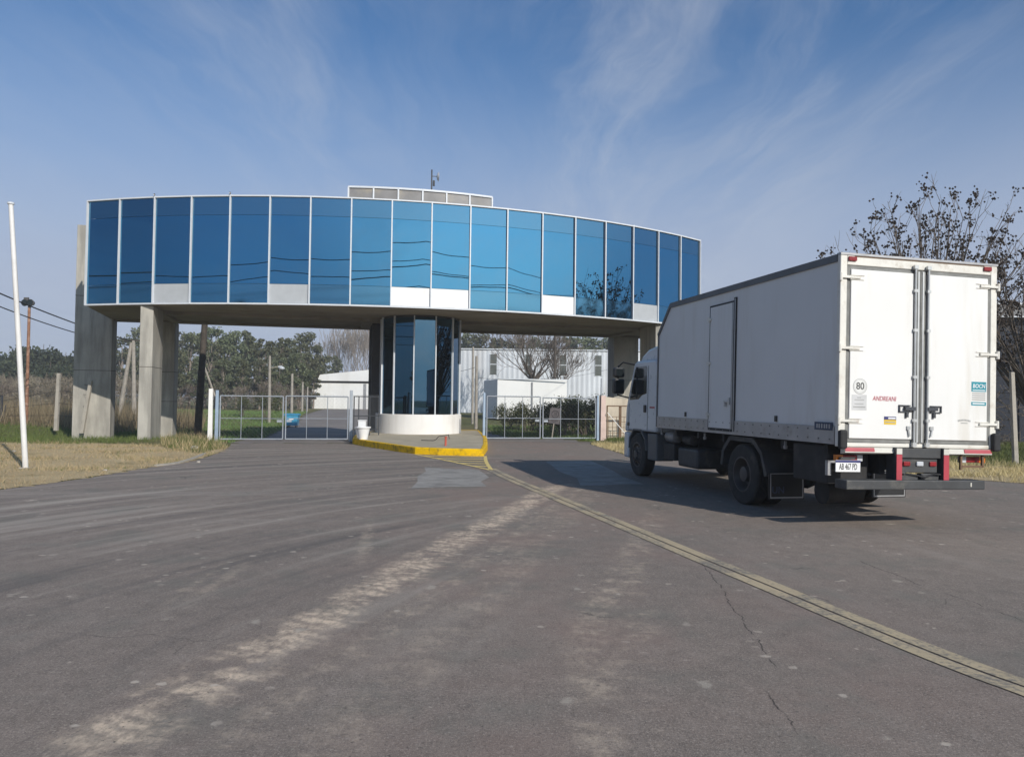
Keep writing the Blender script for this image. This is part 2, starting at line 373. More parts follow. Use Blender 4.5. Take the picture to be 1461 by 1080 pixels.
        if lugp:
            wob2 = t.noise(t.comb(t.m('MULTIPLY', tt, 2.2), t.m('MULTIPLY', ss, 3.0), seed + 3), 1.0, 4, 0.6)
            ph_ = t.m('ADD', t.m('MULTIPLY', tt, 2 * math.pi / lugp), t.m('ADD', t.m('MULTIPLY', wob2, 16.0), t.m('MULTIPLY', ss, 9.0)))
            mk = t.m('MULTIPLY', mk, t.m('MULTIPLY_ADD', t.step(t.m('ADD', t.m('SINE', ph_), t.m('MULTIPLY_ADD', nz, 4.0, -2.0)), -0.8, 0.8), 0.5, 0.5))
        mk = t.m('MULTIPLY', mk, t.m('MULTIPLY_ADD', t.step(grit, 0.40, 0.58), 0.6, 0.4))
        mk = t.m('MULTIPLY', mk, t.m('MULTIPLY_ADD', t.step(mid, 0.36, 0.6), 0.5, 0.5))
        return t.mix(t.m('MULTIPLY', mk, strength), c, col)
    a, b1 = G(80, 1090), G(800, 690)
    c = track(c, a, b1, 0.34, 1.9, 0.85, 0.45, 1.3, 1.0, 0.05, dust2, 0.15)
    c = track(c, a + Vector((0.12, 0, 0)), b1 + Vector((0.1, 0, 0)), 0.34, 7.0, 0.55, 0.55, 11.3, 1.0, 0.06, dust2)
    c = track(c, a + Vector((0.62, -0.1, 0)), b1 + Vector((0.5, -0.2, 0)), 0.22, 3.0, 0.6, 0.52, 4.1, 1.0, 0.1, dust, 0.3)
    c = track(c, a + Vector((1.15, -0.1, 0)), b1 + Vector((0.75, -0.3, 0)), 0.3, 4.0, 0.3, 0.5, 6.7, 1.0)
    c = track(c, G(860, 1080), G(840, 880), 0.24, 3.0, 0.6, 0.52, 9.1, 1.0, 0.1, dust, 0.3)
    c = track(c, G(840, 900), G(940, 730), 0.28, 3.0, 0.65, 0.52, 2.9, 0.5, 0.1, dust, 0.32)
    c = track(c, G(925, 1080), G(900, 800), 0.18, 5.0, 0.4, 0.57, 7.7, 1.0, 0.1)
    c = track(c, G(280, 850), G(360, 800), 0.11, 14.0, 0.4, 0.45, 5.5, 0.0, 0.02)
    c = track(c, G(240, 860), G(320, 805), 0.09, 14.0, 0.35, 0.47, 8.5, 0.0, 0.02)
    c = track(c, G(515, 800), G(530, 742), 0.11, 12.0, 0.4, 0.45, 3.3, 0.0, 0.02)
    # chips and pale specks, cracks
    pit = t.noise(P, 34, 3, 0.75); near_ = t.step(Y, 11, 4)
    c = t.mix(t.m('MULTIPLY', t.m('MULTIPLY', t.step(pit, 0.42, 0.30), near_), 0.75), c, (0.055, 0.05, 0.046, 1))
    c = t.mix(t.m('MULTIPLY', t.m('MULTIPLY', t.step(pit, 0.60, 0.70), near_), 0.5), c, (0.36, 0.33, 0.30, 1))
    for sc_, th_, st_ in ((4.5, 0.17, 0.7), (1.15, 0.12, 0.75)):
        v_ = t.n('ShaderNodeTexVoronoi'); t.put(v_.inputs['Vector'], t.vm('MULTIPLY', P, (0.8, 1, 1))); v_.inputs['Scale'].default_value = sc_
        vd = t.m('ADD', v_.outputs['Distance'], t.m('MULTIPLY', t.noise(P, 14, 4), 0.3))
        s_ = t.m('MULTIPLY', t.step(vd, th_ + 0.12, th_ + 0.06), t.step(t.noise(P, 0.8, 3), 0.45, 0.6))
        c = t.mix(t.m('MULTIPLY', s_, st_), c, (0.46, 0.41, 0.36, 1))
    def crack(c, A, B, seed, amp=0.14):
        A = Vector(A[:2]); B = Vector(B[:2]); d = (B - A); L = d.length; d.normalize()
        dx, dy = t.m('SUBTRACT', X, A.x), t.m('SUBTRACT', Y, A.y)
        tt = t.m('ADD', t.m('MULTIPLY', dx, d.x), t.m('MULTIPLY', dy, d.y)); ss = t.m('ADD', t.m('MULTIPLY', dx, d.y), t.m('MULTIPLY', dy, -d.x))
        o1 = t.m('MULTIPLY_ADD', t.noise(t.comb(t.m('MULTIPLY', tt, 1.3), seed, 0), 1.0, 7, 0.7), amp * 2, -amp)
        mk = t.step(t.m('ABSOLUTE', t.m('ADD', ss, o1)), 0.008, 0.003)
        mk = t.m('MULTIPLY', mk, t.m('MULTIPLY', t.step(tt, 0.0, 0.2), t.step(tt, L, L - 0.3)))
        mk = t.m('MULTIPLY', mk, t.step(t.noise(t.comb(t.m('MULTIPLY', tt, 5), seed, 2), 1.0, 4), 0.38, 0.52))
        return t.mix(t.m('MULTIPLY', mk, 0.85), c, (0.035, 0.031, 0.03, 1))
    for k_, (p_, q_) in enumerate((((1000, 800), (1115, 965)), ((1085, 980), (1160, 1060)), ((1210, 795), (1480, 895)))):
        c = crack(c, G(*p_), G(*q_), 3.7 * k_)
    vo = t.n('ShaderNodeTexVoronoi'); t.put(vo.inputs['Vector'], t.vm('MULTIPLY', P, (1, 0.6, 1))); vo.inputs['Scale'].default_value = 2.2
    sk = t.step(t.m('ADD', vo.outputs['Distance'], t.m('MULTIPLY', t.noise(P, 9, 4), 0.35)), 0.29, 0.21)
    c = t.mix(t.m('MULTIPLY', sk, 0.55), c, (0.36, 0.33, 0.29, 1))
    wp = t.vm('ADD', P, t.vm('MULTIPLY', t.noise(P, 1.4, 5, 0.6, out=1), (0.9, 0.9, 0)))
    vc = t.n('ShaderNodeTexVoronoi', feature='DISTANCE_TO_EDGE'); t.put(vc.inputs['Vector'], wp); vc.inputs['Scale'].default_value = 0.42
    ck = t.m('MULTIPLY', t.step(vc.outputs['Distance'], 0.005, 0.0015), t.step(t.noise(P, 0.45, 3), 0.57, 0.66))
    c = t.mix(t.m('MULTIPLY', ck, 0.8), c, (0.03, 0.028, 0.027, 1))
    c = t.vm('MULTIPLY', c, (1.23, 1.20, 1.145))
    t.put(b.inputs['Base Color'], c); b.inputs['Roughness'].default_value = 0.82; b.inputs['Specular IOR Level'].default_value = 0.3
    h = t.m('ADD', t.m('MULTIPLY', fine, 0.6), t.m('MULTIPLY', t.noise(P, 140, 3), 0.4))
    t.put(b.inputs['Normal'], t.bump(h, 0.5, 0.012))
    return m
M['asphalt'] = asphalt()
def ground_mat():
    m, t, b = newmat('ground_grass')
    P = t.n('ShaderNodeTexCoord').outputs['Object']
    c = t.ramp(t.noise(P, 0.12, 5, 0.6), [(0.35, (0.075, 0.095, 0.03)), (0.52, (0.13, 0.135, 0.05)), (0.68, (0.25, 0.20, 0.10))])
    c = t.mix(0.45, c, t.ramp(t.noise(P, 4, 6, 0.7), [(0.25, (0.04, 0.05, 0.018)), (0.75, (0.27, 0.23, 0.12))]))
    t.put(b.inputs['Base Color'], c); b.inputs['Roughness'].default_value = 0.95; b.inputs['Specular IOR Level'].default_value = 0.1
    t.put(b.inputs['Normal'], t.bump(t.noise(P, 12, 5, 0.7), 0.8, 0.06))
    return m
M['ground'] = ground_mat()
def dry_mat():
    m, t, b = newmat('dry_earth')
    P = t.n('ShaderNodeTexCoord').outputs['Object']
    c = t.ramp(t.noise(P, 0.5, 6, 0.6), [(0.3, (0.43, 0.325, 0.18)), (0.55, (0.56, 0.44, 0.26)), (0.75, (0.68, 0.55, 0.34))])
    c = t.mix(0.45, c, t.ramp(t.noise(P, 9, 6, 0.7), [(0.25, (0.25, 0.185, 0.10)), (0.75, (0.62, 0.51, 0.33))]))
    c = t.mix(t.m('MULTIPLY', t.step(t.noise(P, 0.9, 6, 0.7), 0.52, 0.68), 0.65), c, (0.20, 0.185, 0.085, 1))
    t.put(b.inputs['Base Color'], c); b.inputs['Roughness'].default_value = 0.95; b.inputs['Specular IOR Level'].default_value = 0.1
    t.put(b.inputs['Normal'], t.bump(t.noise(P, 14, 5, 0.7), 0.9, 0.05))
    return m
M['dry'] = dry_mat()
def far_road():
    return mat('far_road', (0.20, 0.175, 0.16), 0.9, var=0.18, scale=0.5, dirt=(0.3, 0.26, 0.2), dirt_amt=0.6, dscale=0.3)
M['far_road'] = far_road()
M['patch'] = mat('patch', (0.29, 0.275, 0.255), 0.85, var=0.2, scale=2.5, bump=0.2, dirt=(0.15, 0.14, 0.13), dirt_amt=0.7, dscale=1.6)
def paint(name, col, wear_lo, wear_hi):
    m, t, b = newmat(name)
    P = t.n('ShaderNodeTexCoord').outputs['Object']
    w = t.m('ADD', t.m('MULTIPLY', t.noise(P, 1.6, 4), 0.5), t.m('MULTIPLY', t.noise(P, 26, 5, 0.7), 0.5))
    c = t.mix(t.noise(P, 5, 4), (*(x * 0.8 for x in col), 1), (*(min(1, x * 1.15) for x in col), 1))
    c = t.mix(t.m('MULTIPLY', t.step(w, wear_lo, wear_hi), 0.85), c, (0.16, 0.15, 0.14, 1))
    t.put(b.inputs['Base Color'], c); b.inputs['Roughness'].default_value = 0.75
    return m
M['road_yellow'] = paint('road_yellow', (0.46, 0.375, 0.245), 0.46, 0.60)
M['road_yellow_new'] = paint('road_yellow_new', (0.74, 0.57, 0.21), 0.55, 0.72)
M['kerb_yellow'] = mat('kerb_yellow', (0.82, 0.50, 0.006), 0.6, var=0.12, scale=3, dirt=(0.13, 0.10, 0.05), dirt_amt=0.65, dscale=4.5, bump=0.2, bscale=20, spec=0.15, dlo=0.45)
M['island_top'] = mat('island_top', (0.40, 0.35, 0.26), 0.9, var=0.14, scale=2.0, bump=0.2, dirt=(0.25, 0.21, 0.15), dirt_amt=0.4)

# ------------------------------------------------------------------ setting: ground, road, verges
BR = R(13.23); BO = Vector((-3.275, 30.33, 0)); RAD, STP, ZB, HP = 27.11, 0.058, 5.34, 4.215
def sst(x, a, b):
    t_ = np.clip((np.asarray(x, float) - a) / (b - a), 0, 1); return t_ * t_ * (3 - 2 * t_)
def gz(x, y):                              # ground height: the yard behind the gates lies a little lower than the road
    dx, dy = np.asarray(x, float) - BO.x, np.asarray(y, float) - BO.y
    lx = dx * math.cos(BR) + dy * math.sin(BR); ly = -dx * math.sin(BR) + dy * math.cos(BR)
    return -0.44 * sst(ly, 1.9, 6.5) * (1 - sst(ly, 30, 52)) * (1 - sst(np.abs(lx + 1.5), 13.0, 20.0))
def grid_sheet(poly, step, dz):
    poly = np.asarray([(p[0], p[1]) for p in poly]); lo, hi = poly.min(0), poly.max(0)
    nx, ny = int((hi[0] - lo[0]) / step) + 1, int((hi[1] - lo[1]) / step) + 1
    X, Y = np.meshgrid(lo[0] + (np.arange(nx)) * step, lo[1] + np.arange(ny) * step, indexing='ij')
    X, Y = X.ravel(), Y.ravel(); k = inside(X + step / 2, Y + step / 2, poly); X, Y = X[k], Y[k]
    V = np.stack([np.stack([X + a * step, Y + b * step, gz(X + a * step, Y + b * step) + dz], 1) for a, b in ((0, 0), (1, 0), (1, 1), (0, 1))], 1).reshape(-1, 3)
    return V
def inside(px_, py_, poly):
    poly = np.asarray([(p[0], p[1]) for p in poly]); r_ = np.zeros(len(px_), bool); j = len(poly) - 1
    for i in range(len(poly)):
        xi, yi = poly[i]; xj, yj = poly[j]
        c = ((yi > py_) != (yj > py_)) & (px_ < (xj - xi) * (py_ - yi) / (yj - yi + 1e-12) + xi); r_ ^= c; j = i
    return r_
def poly_sheet(name, pts, z, m):
    mb = MB(); mb.sheet(pts, z); return struct(mb.build(name, m))
gx = [-700, -200, -90] + list(np.arange(-50, 50.1, 1.0)) + [90, 200, 700]; gy = [-300, -60, 0] + list(np.arange(20, 100.1, 1.0)) + [140, 300, 900]
GX, GY = np.meshgrid(gx, gy, indexing='ij'); GZ = gz(GX, GY)
mb = MB(); ny_ = len(gy); mb.add(np.stack([GX, GY, GZ], -1).reshape(-1, 3).tolist(), [(a * ny_ + b, (a + 1) * ny_ + b, (a + 1) * ny_ + b + 1, a * ny_ + b + 1) for a in range(len(gx) - 1) for b in range(ny_ - 1)])
struct(mb.build('ground', M['ground'], smooth=True))
eL = [G(*p) for p in ((0, 699), (60, 691), (130, 681.5), (200, 669), (255, 661), (290, 654), (315, 645), (328, 637))]
eR = [G(*p) for p in ((842, 634), (866, 641), (892, 649), (1405, 686), (1461, 690))]
w_ = lambda p: (p.x, p.y)
gA, gB = G(330, 633), G(842, 631)
road = [(-60, -60), (60, -60), (60, 14.5)] + [(20, 15.2)] + [w_(p) for p in eR[::-1]] + [w_(gB), w_(G(700, 627)), w_(G(500, 632)), w_(gA)] + [w_(p) for p in eL[::-1]] + [(-13, 13.2), (-60, 12.6)]
poly_sheet('road', road, 0.004, M['asphalt'])
# jagged dry verge along the left edge of the road
def jag(pts, amp, n, seed):
    rg = random.Random(seed); out = []
    for i in range(len(pts) - 1):
        a, b_ = Vector(pts[i]), Vector(pts[i + 1]); d = (b_ - a); nrm = Vector((-d.y, d.x)).normalized()
        for k in range(n): out.append(a + d * (k / n) + nrm * rg.uniform(-amp, amp))
    out.append(Vector(pts[-1])); return [(p.x, p.y) for p in out]
edge_in = [(-60, 12.4), (-13, 13.0)] + [w_(p) for p in eL]
edge_out = [w_(G(*p)) for p in ((300, 637), (240, 636), (120, 632.5), (0, 631))] + [(-60, 24)]
poly_sheet('dry_verge', jag([(x, y - 0.05) for x, y in edge_in], 0.16, 14, 3) + jag(edge_out, 0.5, 6, 4), 0.009, M['dry'])
inR = [(60, 14.3), (20, 15.0)] + [w_(p + Vector((0.05, -0.05, 0))) for p in eR[::-1]]
outR = [(5.0, 31), (8.5, 27.5), (13.5, 21.5), (20, 19), (60, 18)]
poly_sheet('dry_verge', jag(inR, 0.10, 6, 5) + jag(outR, 0.3, 6, 6), 0.009, M['dry'])
# road beyond the gates
for yi, pl_ in enumerate(([(330, 633.5), (350, 626), (380, 612), (420, 597), (447, 588), (462, 584), (560, 583), (610, 590), (570, 631)], [(694, 630), (674, 612), (640, 606), (700, 609), (768, 622), (842, 632)])):
    struct(finish('yard_road', npmesh('yard_road', grid_sheet([w_(G(*p)) for p in pl_], 0.5, 0.014 + 0.004 * yi), 4), M['far_road']))
poly_sheet('road_patch', jag([w_(G(*p)) for p in ((606, 667), (690, 671), (694, 694), (590, 697), (606, 667))], 0.12, 4, 9)[:-1], 0.008, M['patch'])
poly_sheet('road_patch', jag([w_(G(*p)) for p in ((779, 659), (838, 657), (918, 691), (835, 693), (779, 659))], 0.10, 4, 10)[:-1], 0.008, M['patch'])

def strip(pts, w, z, off=0.0):
    mb = MB(); L = []; Rr = []
    for i, p in enumerate(pts):
        d = (pts[min(i + 1, len(pts) - 1)] - pts[max(i - 1, 0)]); n = Vector((-d.y, d.x, 0)).normalized()
        L.append(p + n * (off + w / 2)); Rr.append(p + n * (off - w / 2))
    vs = [(p.x, p.y, z) for p in L + Rr]; n = len(pts)
    mb.add(vs, [(i, i + 1, n + i + 1, n + i) for i in range(n - 1)]); return mb
def cat_rom(P, k=8):
    out = []
    Q = [P[0] * 2 - P[1]] + P + [P[-1] * 2 - P[-2]]
    for i in range(1, len(Q) - 2):
        for j in range(k):
            t_ = j / k; a, b_, c_, d_ = Q[i - 1], Q[i], Q[i + 1], Q[i + 2]
            out.append(0.5 * ((2 * b_) + (c_ - a) * t_ + (2 * a - 5 * b_ + 4 * c_ - d_) * t_ ** 2 + (3 * b_ - a - 3 * c_ + d_) * t_ ** 3))
    out.append(P[-1]); return out
# painted lines
kp = cat_rom([G(*p) for p in ((222, 665.5), (250, 662), (270, 657), (284, 652), (292, 648))], 5)
mb = MB()
for a_, b_ in zip(kp[:-1], kp[1:]): mb.bar(a_ + Vector((0, 0, 0.02)), b_ + Vector((0, 0, 0.02)), 0.09, 0.05)
struct(mb.build('kerb', M['old_concrete']))
lp = [G(*p) for p in ((699, 669), (730, 684), (800, 713), (900, 755), (1000, 797), (1100, 838), (1200, 880), (1300, 921), (1400, 960), (1470, 985), (1600, 1034), (1900, 1140))]
lp = cat_rom(lp)
o = strip(lp, 0.13, 0.010, 0.08).build('lane_line', M['road_yellow']); struct(o)
o = strip(lp, 0.13, 0.010, -0.08).build('lane_line', M['road_yellow']); struct(o)
tipL = [G(*p) for p in ((592, 648.5), (640, 658), (700, 671))]
tipR = [G(*p) for p in ((692, 651), (694, 660), (701, 671))]
struct(strip(cat_rom(tipL), 0.10, 0.012).build('lane_line', M['road_yellow_new']))
struct(strip(cat_rom(tipR), 0.10, 0.012).build('lane_line', M['road_yellow_new']))
for i in range(5):
    f = 0.12 + i * 0.165
    a = tipL[0].lerp(tipL[2], f); b_ = tipR[0].lerp(tipR[2], f)
    struct(strip([a, b_], 0.19, 0.011).build('hatch_line', M['road_yellow_new']))

# ------------------------------------------------------------------ traffic island
isl = [G(*p) for p in ((503, 633.5), (520, 637), (545, 641), (570, 645), (592, 648), (625, 649.5), (660, 650.5), (690, 651))]
isl += [Vector((-0.80, 26, 0)), Vector((-0.95, 30, 0)), Vector((-1.15, 33, 0)), Vector((-1.6, 37.5, 0)), Vector((-6.4, 36.2, 0)), Vector((-6.35, 31, 0))]
def inset(P, d):
    out = []; n = len(P)
    for i in range(n):
        a, b_, c_ = P[i - 1], P[i], P[(i + 1) % n]
        n1 = (b_ - a).normalized(); n2 = (c_ - b_).normalized()
        k = Vector((-(n1.y + n2.y), n1.x + n2.x, 0)).normalized()
        out.append(b_ + k * d)
    return out
ins = inset(isl, 0.16)
mb = MB(); mb.prism([w_(p) for p in ins], -0.6, 0.212); o = mb.build('pavement_island', M['island_top']); struct(o)
mb = MB(); n = len(isl); nk = 11
vs = [(p.x, p.y, -0.6) for p in isl] + [(p.x, p.y, 0.22) for p in isl] + [(p.x, p.y, 0.22) for p in ins] + [(p.x, p.y, -0.6) for p in ins]
mb.add(vs, [(a * n + i, a * n + (i + 1) % n, ((a + 1) % 4) * n + (i + 1) % n, ((a + 1) % 4) * n + i) for a in range(4) for i in range(n)])
o = mb.build('kerb', M['kerb_yellow'], bevel=0.025); struct(o)

# ------------------------------------------------------------------ gatehouse
gh = thing('gatehouse', 'curved gatehouse with a band of blue mirror glass raised on concrete columns over the entrance', 'building', BO, BR)
def toW(x, y, z=0): return Matrix.Translation(BO) @ Matrix.Rotation(BR, 4, 'Z') @ Vector((x, y, z))
def toL(p): return (Matrix.Translation(BO) @ Matrix.Rotation(BR, 4, 'Z')).inverted() @ Vector(p)
def arc(i, r=RAD): a = i * STP; return Vector((r * math.sin(a), RAD - r * math.cos(a), 0))
ZT = ZB + HP
WHITE = {2, 5, 8, 9, 12, 15}; M['grey_panel'] = mat('grey_panel', (0.42, 0.44, 0.46), 0.4, var=0.06)
prng = random.Random(11)
for k in range(18):
    A, B = arc(k - 9), arc(k - 8); d = (B - A).normalized(); nrm = Vector((-d.y, d.x, 0)); mid = (A + B) / 2
    w = (B - A).length
    tilt = prng.uniform(-0.004, 0.004); turn = prng.uniform(-0.005, 0.005)
    def pane(name, z0, z1, m, par, off=0.03):
        mb = MB(); mb.box(-w / 2 + 0.025, w / 2 - 0.025, 0.0, 0.02, z0 - ZB, z1 - ZB)
        o = mb.build(name, m, par); return o
    zl, zh = ZB + HP * 0.185, ZB + HP * 0.825
    root = pane('window_pane', zl + 0.006, zh - 0.006, M['glass'], gh)
    root.location = (mid + nrm * 0.03 + Vector((0, 0, ZB))); root.rotation_euler = (tilt, 0, math.atan2(d.y, d.x) + turn)
    pane('spandrel_pane', zh + 0.006, ZT - 0.03, M['glass_band'], root)
    if k in WHITE: pane('white_panel', ZB + 0.04, zl - 0.006, M['grey_panel'] if k in (2, 5, 15) else M['white_panel'], root)
    else: pane('spandrel_pane', ZB + 0.04, zl - 0.006, M['glass_low'], root)
for i in range(-9, 10):
    p = arc(i, RAD + 0.05); q = arc(i, RAD - 0.06)
    mb = MB(); mb.bar(p * 0.5 + q * 0.5 + Vector((0, 0, ZB - 0.02)), p * 0.5 + q * 0.5 + Vector((0, 0, ZT + (0.05 if i in (-7, -5, 9, 6) else 0.02))), 0.05, 0.11, up=(p - q).normalized())
    mb.build('mullion', M['white_alu'], gh)
for nm, z0, z1, ex in (('top_rail', ZT - 0.028, ZT + 0.025, 0.035), ('bottom_rail', ZB - 0.035, ZB + 0.025, 0.03)):
    mb = MB()
    for k in range(-9, 9): mb.bar(arc(k, RAD + ex - 0.03) + Vector((0, 0, (z0 + z1) / 2)), arc(k + 1, RAD + ex - 0.03) + Vector((0, 0, (z0 + z1) / 2)), 0.09, z1 - z0)
    mb.build(nm, M['white_alu'], gh)
arcp = [arc(k, RAD - 0.13) for k in range(-9, 10)]
plan = [(p.x, p.y) for p in arcp] + [(14.0, 9.7), (-14.0, 9.7)]
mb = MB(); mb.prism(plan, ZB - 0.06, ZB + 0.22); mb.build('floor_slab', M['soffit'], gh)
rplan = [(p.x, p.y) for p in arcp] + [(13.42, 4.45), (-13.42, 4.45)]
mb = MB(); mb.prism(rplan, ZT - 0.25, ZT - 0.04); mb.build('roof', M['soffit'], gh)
mb = MB()
mb.box(-13.4, 13.4, 4.25, 4.45, ZB + 0.225, ZT - 0.255)
mb.build('rear_wall', M['concrete'], gh)
for sx in (-1, 1):
    p = arc(9 * sx, RAD - 0.02)
    mb = MB(); mb.bar(Vector((p.x + sx * 0.03, p.y + 0.12, (ZB + ZT) / 2)), Vector((p.x + sx * 0.06, 4.47, (ZB + ZT) / 2)), 0.05, HP)
    mb.build('end_cladding', M['glass_band'], gh)
# beams below the slab
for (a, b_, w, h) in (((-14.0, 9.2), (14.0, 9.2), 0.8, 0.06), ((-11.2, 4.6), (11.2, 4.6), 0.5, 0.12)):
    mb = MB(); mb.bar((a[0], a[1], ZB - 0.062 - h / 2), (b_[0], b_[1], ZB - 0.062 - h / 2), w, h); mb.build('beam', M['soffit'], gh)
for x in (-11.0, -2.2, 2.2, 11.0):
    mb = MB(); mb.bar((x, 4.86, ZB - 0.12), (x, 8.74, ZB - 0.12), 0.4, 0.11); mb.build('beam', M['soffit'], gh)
# columns: front fins, rear piers, tall end piers
zc = ZB - 0.064
def pier(name, x0, x1, y0, y1, z1, joints):
    mb = MB(); mb.box(x0, x1, y0, y1, -0.7, z1); o = mb.build(name, M['concrete'], gh, bevel=0.02)
    for z in joints:
        j = MB(); j.box(x0 - 0.004, x1 + 0.004, y0 - 0.004, y1 + 0.004, z - 0.012, z + 0.012); j.build('joint', M['joint'], o)
    return o
for sx in (-1, 1):
    xs = sorted((sx * 10.72, sx * 11.2)); pier('column', xs[0], xs[1], 2.45, 4.3, zc, (2.85,))
    xs = sorted((sx * 11.1, sx * 12.5)); pier('column', xs[0], xs[1], 8.75, 9.75, ZB - 0.125, (1.45, 2.85))
    xs = sorted((sx * 13.78, sx * 15.38)); pier('end_pier', xs[0], xs[1], 8.6, 9.4, ZT + 0.03, (2.85, 6.3))
# booth between the lanes
BC = Vector((0.05, 3.85, 0))
def hc(r, a): return (BC.x + r * math.sin(R(a)), BC.y - r * math.cos(R(a)))
basep = [hc(1.86, a) for a in range(-90, 91, 6)] + [(BC.x + 1.86, 5.2), (BC.x - 1.86, 5.2)]
mb = MB(); mb.prism(basep, 0.2, 1.05); mb.build('booth_base', M['white_paint'], gh, smooth=True, bevel=0.02)
angs = [-105, -75, -45, -15, 15, 45, 75, 105]
for a0, a1 in zip(angs[:-1], angs[1:]):
    p, q = hc(1.74, a0), hc(1.74, a1); e = MB()
    e.bar(Vector((*p, 3.13)), Vector((*q, 3.13)), 0.02, 4.1); e.build('booth_pane', M['booth_glass'], gh)
for a in angs:
    p = hc(1.77, a); e = MB(); e.bar((*p, 1.052), (*p, ZB - 0.09), 0.042, 0.09, up=(math.sin(R(a)), -math.cos(R(a)), 0)); e.build('booth_mullion', M['white_alu'], gh)
mb = MB(); mb.prism([hc(1.66, a) for a in range(-90, 91, 15)] + [(BC.x + 1.66, 5.0), (BC.x - 1.66, 5.0)], 5.0, ZB - 0.066); mb.build('booth_head', M['core_wall'], gh)
mb = MB(); mb.prism([hc(1.2, a) for a in range(-90, 91, 15)] + [(BC.x + 1.2, 5.0), (BC.x - 1.2, 5.0)], 1.06, 4.99); mb.build('booth_core', M['core_wall'], gh)
mb = MB(); mb.box(-1.95, 1.95, 6.6, 8.7, 0.19, ZB - 0.068); o = mb.build('stair_core', M['core_wall'], gh)
e = MB()
for y in (6.9, 7.4, 7.9, 8.4): e.box(-2.0, -1.952, y, y + 0.06, 0.2, ZB - 0.1)
e.build('rib', M['dark_steel'], o)
# low roof screen
ph = [Vector((-3.2 + 6.65 * k / 6, 4.55 + 0.35 * (abs(k - 3) / 3) ** 2, 0)) for k in range(7)]
zp0, zp1 = ZT - 0.1, ZT + 1.72
for k in range(6):
    e = MB(); a, b_ = ph[k], ph[k + 1]
    e.bar(a + Vector((0, 0.03, (zp0 + zp1) / 2)), b_ + Vector((0, 0.03, (zp0 + zp1) / 2)), 0.03, zp1 - zp0 - 0.1); e.build('screen_panel', M['roof_panel'], gh)
e = MB()
for p in ph: e.bar(p + Vector((0, 0, zp0)), p + Vector((0, 0, zp1)), 0.07)
for a, b_ in zip(ph[:-1], ph[1:]): e.bar(a + Vector((0, 0, zp1)), b_ + Vector((0, 0, zp1)), 0.085)
e.build('screen_frame', M['white_alu'], gh)
e = MB(); e.box(-2.6, 2.8, 5.05, 8.2, ZB + 0.225, ZT + 1.5); e.build('stair_head', M['concrete'], gh)
# antenna
ap = toW(0.55, 4.95, ZT); at_ = thing('antenna', 'thin antenna mast with a small white dish rising above the roof screen', 'antenna', ap, BR)
e = MB(); e.tube([(0, -0.22, -0.05), (0, -0.22, 2.75)], 0.035); e.build('mast', M['dark_steel'], at_)
e = MB(); e.lathe([(0.0, 0), (0.14, 0.03), (0.22, 0.1), (0.21, 0.1), (0.13, 0.045), (0.0, 0.02)], (0.22, -0.22, 2.45), 'x', 16); e.build('dish', M['plastic_white'], at_, True)
e = MB(); e.bar((0, -0.22, 2.45), (0.24, -0.22, 2.45), 0.03); e.lathe([(0.05, 0), (0.05, 0.25)], (0.1, -0.22, 2.0), 'z', 10); e.build('bracket', M['dark_steel'], at_)
# roof lamps on the mullion heads
for i in (-7, -5):
    p = toW(*arc(i, RAD + 0.06)); p.z = ZT + 0.05
    t_ = thing('roof_light', 'tiny lamp on the facade top at the ' + ('third' if i == -7 else 'fifth') + ' upright from the left end', 'lamp', p, BR)
    e = MB(); e.lathe([(0.02, 0), (0.03, 0.02), (0.035, 0.06), (0.02, 0.08)], (0, 0, 0), 'z', 10); e.build('housing', M['dark_steel'], t_, True)
    e = MB(); e.bar((0, 0, 0.04), (0, -0.08, 0.02), 0.03); e.build('spout', M['plastic_white'], t_)

# ------------------------------------------------------------------ box truck
tr = thing('box_truck', 'white box truck with closed rear doors turning in towards the gate on the asphalt', 'truck', (5.656, 10.65, 0), R(12.13))
BM = Matrix.Translation((0, 0, 1.1)) @ Matrix.Rotation(R(1.0), 4, 'Y') @ Matrix.Translation((0, 0, -1.1))
HW = 1.265
def P_(): return MB(BM)
def onrear(x, z, y=-0.0): return BM @ Matrix.Translation((x, y, z)) @ Matrix.Rotation(R(90), 4, 'X')
def onleft(y, z, x=-HW): return BM @ Matrix.Translation((x, y, z)) @ Matrix.Rotation(R(-90), 4, 'Z') @ Matrix.Rotation(R(90), 4, 'X')
mb = P_(); mb.prism_x([(0.06, 1.16), (6.2, 1.16), (6.2, 3.16), (5.60, 3.74), (0.06, 3.74)], -HW + 0.012, HW - 0.012)
cargo = mb.build('cargo_box', M['box_white'], tr, bevel=0.01)
# roof edge rails
for sx in (-1, 1):
    mb = P_(); x = sx * (HW - 0.018)
    mb.bar((x, 0.05, 3.70), (x, 5.60, 3.70), 0.06, 0.10); mb.bar((x, 5.59, 3.715), (x, 6.215, 3.12), 0.062, 0.075)
    mb.bar((x, 6.20, 3.14), (x, 6.20, 1.16), 0.05, 0.05)
    mb.build('roof_rail', M['roof_rail'], cargo)
    mb = P_(); mb.box(sx * (HW - 0.02), sx * (HW + 0.004), 0.06, 6.2, 1.145, 1.385)
    sk = mb.build('skirt_rail', M['alu'], tr)
    e = P_()
    for k in range(24):
        yk = 0.15 + k * 0.255
        for zz in (1.2, 1.33): e.box(sx * (HW + 0.003), sx * (HW + 0.011), yk, yk + 0.02, zz, zz + 0.02)
    e.build('rivet', M['gasket'], sk)
    for yk in (1.5, 4.75):
        e = P_(); e.box(sx * (HW - 0.014), sx * (HW + 0.008), yk, yk + 0.06, 1.41, 1.50); e.build('side_marker', M['black_plastic'], tr)
mb = P_(); mb.box(-HW + 0.05, HW - 0.05, 0.1, 5.55, 3.742, 3.756); mb.build('roof_sheet', M['box_white'], cargo)
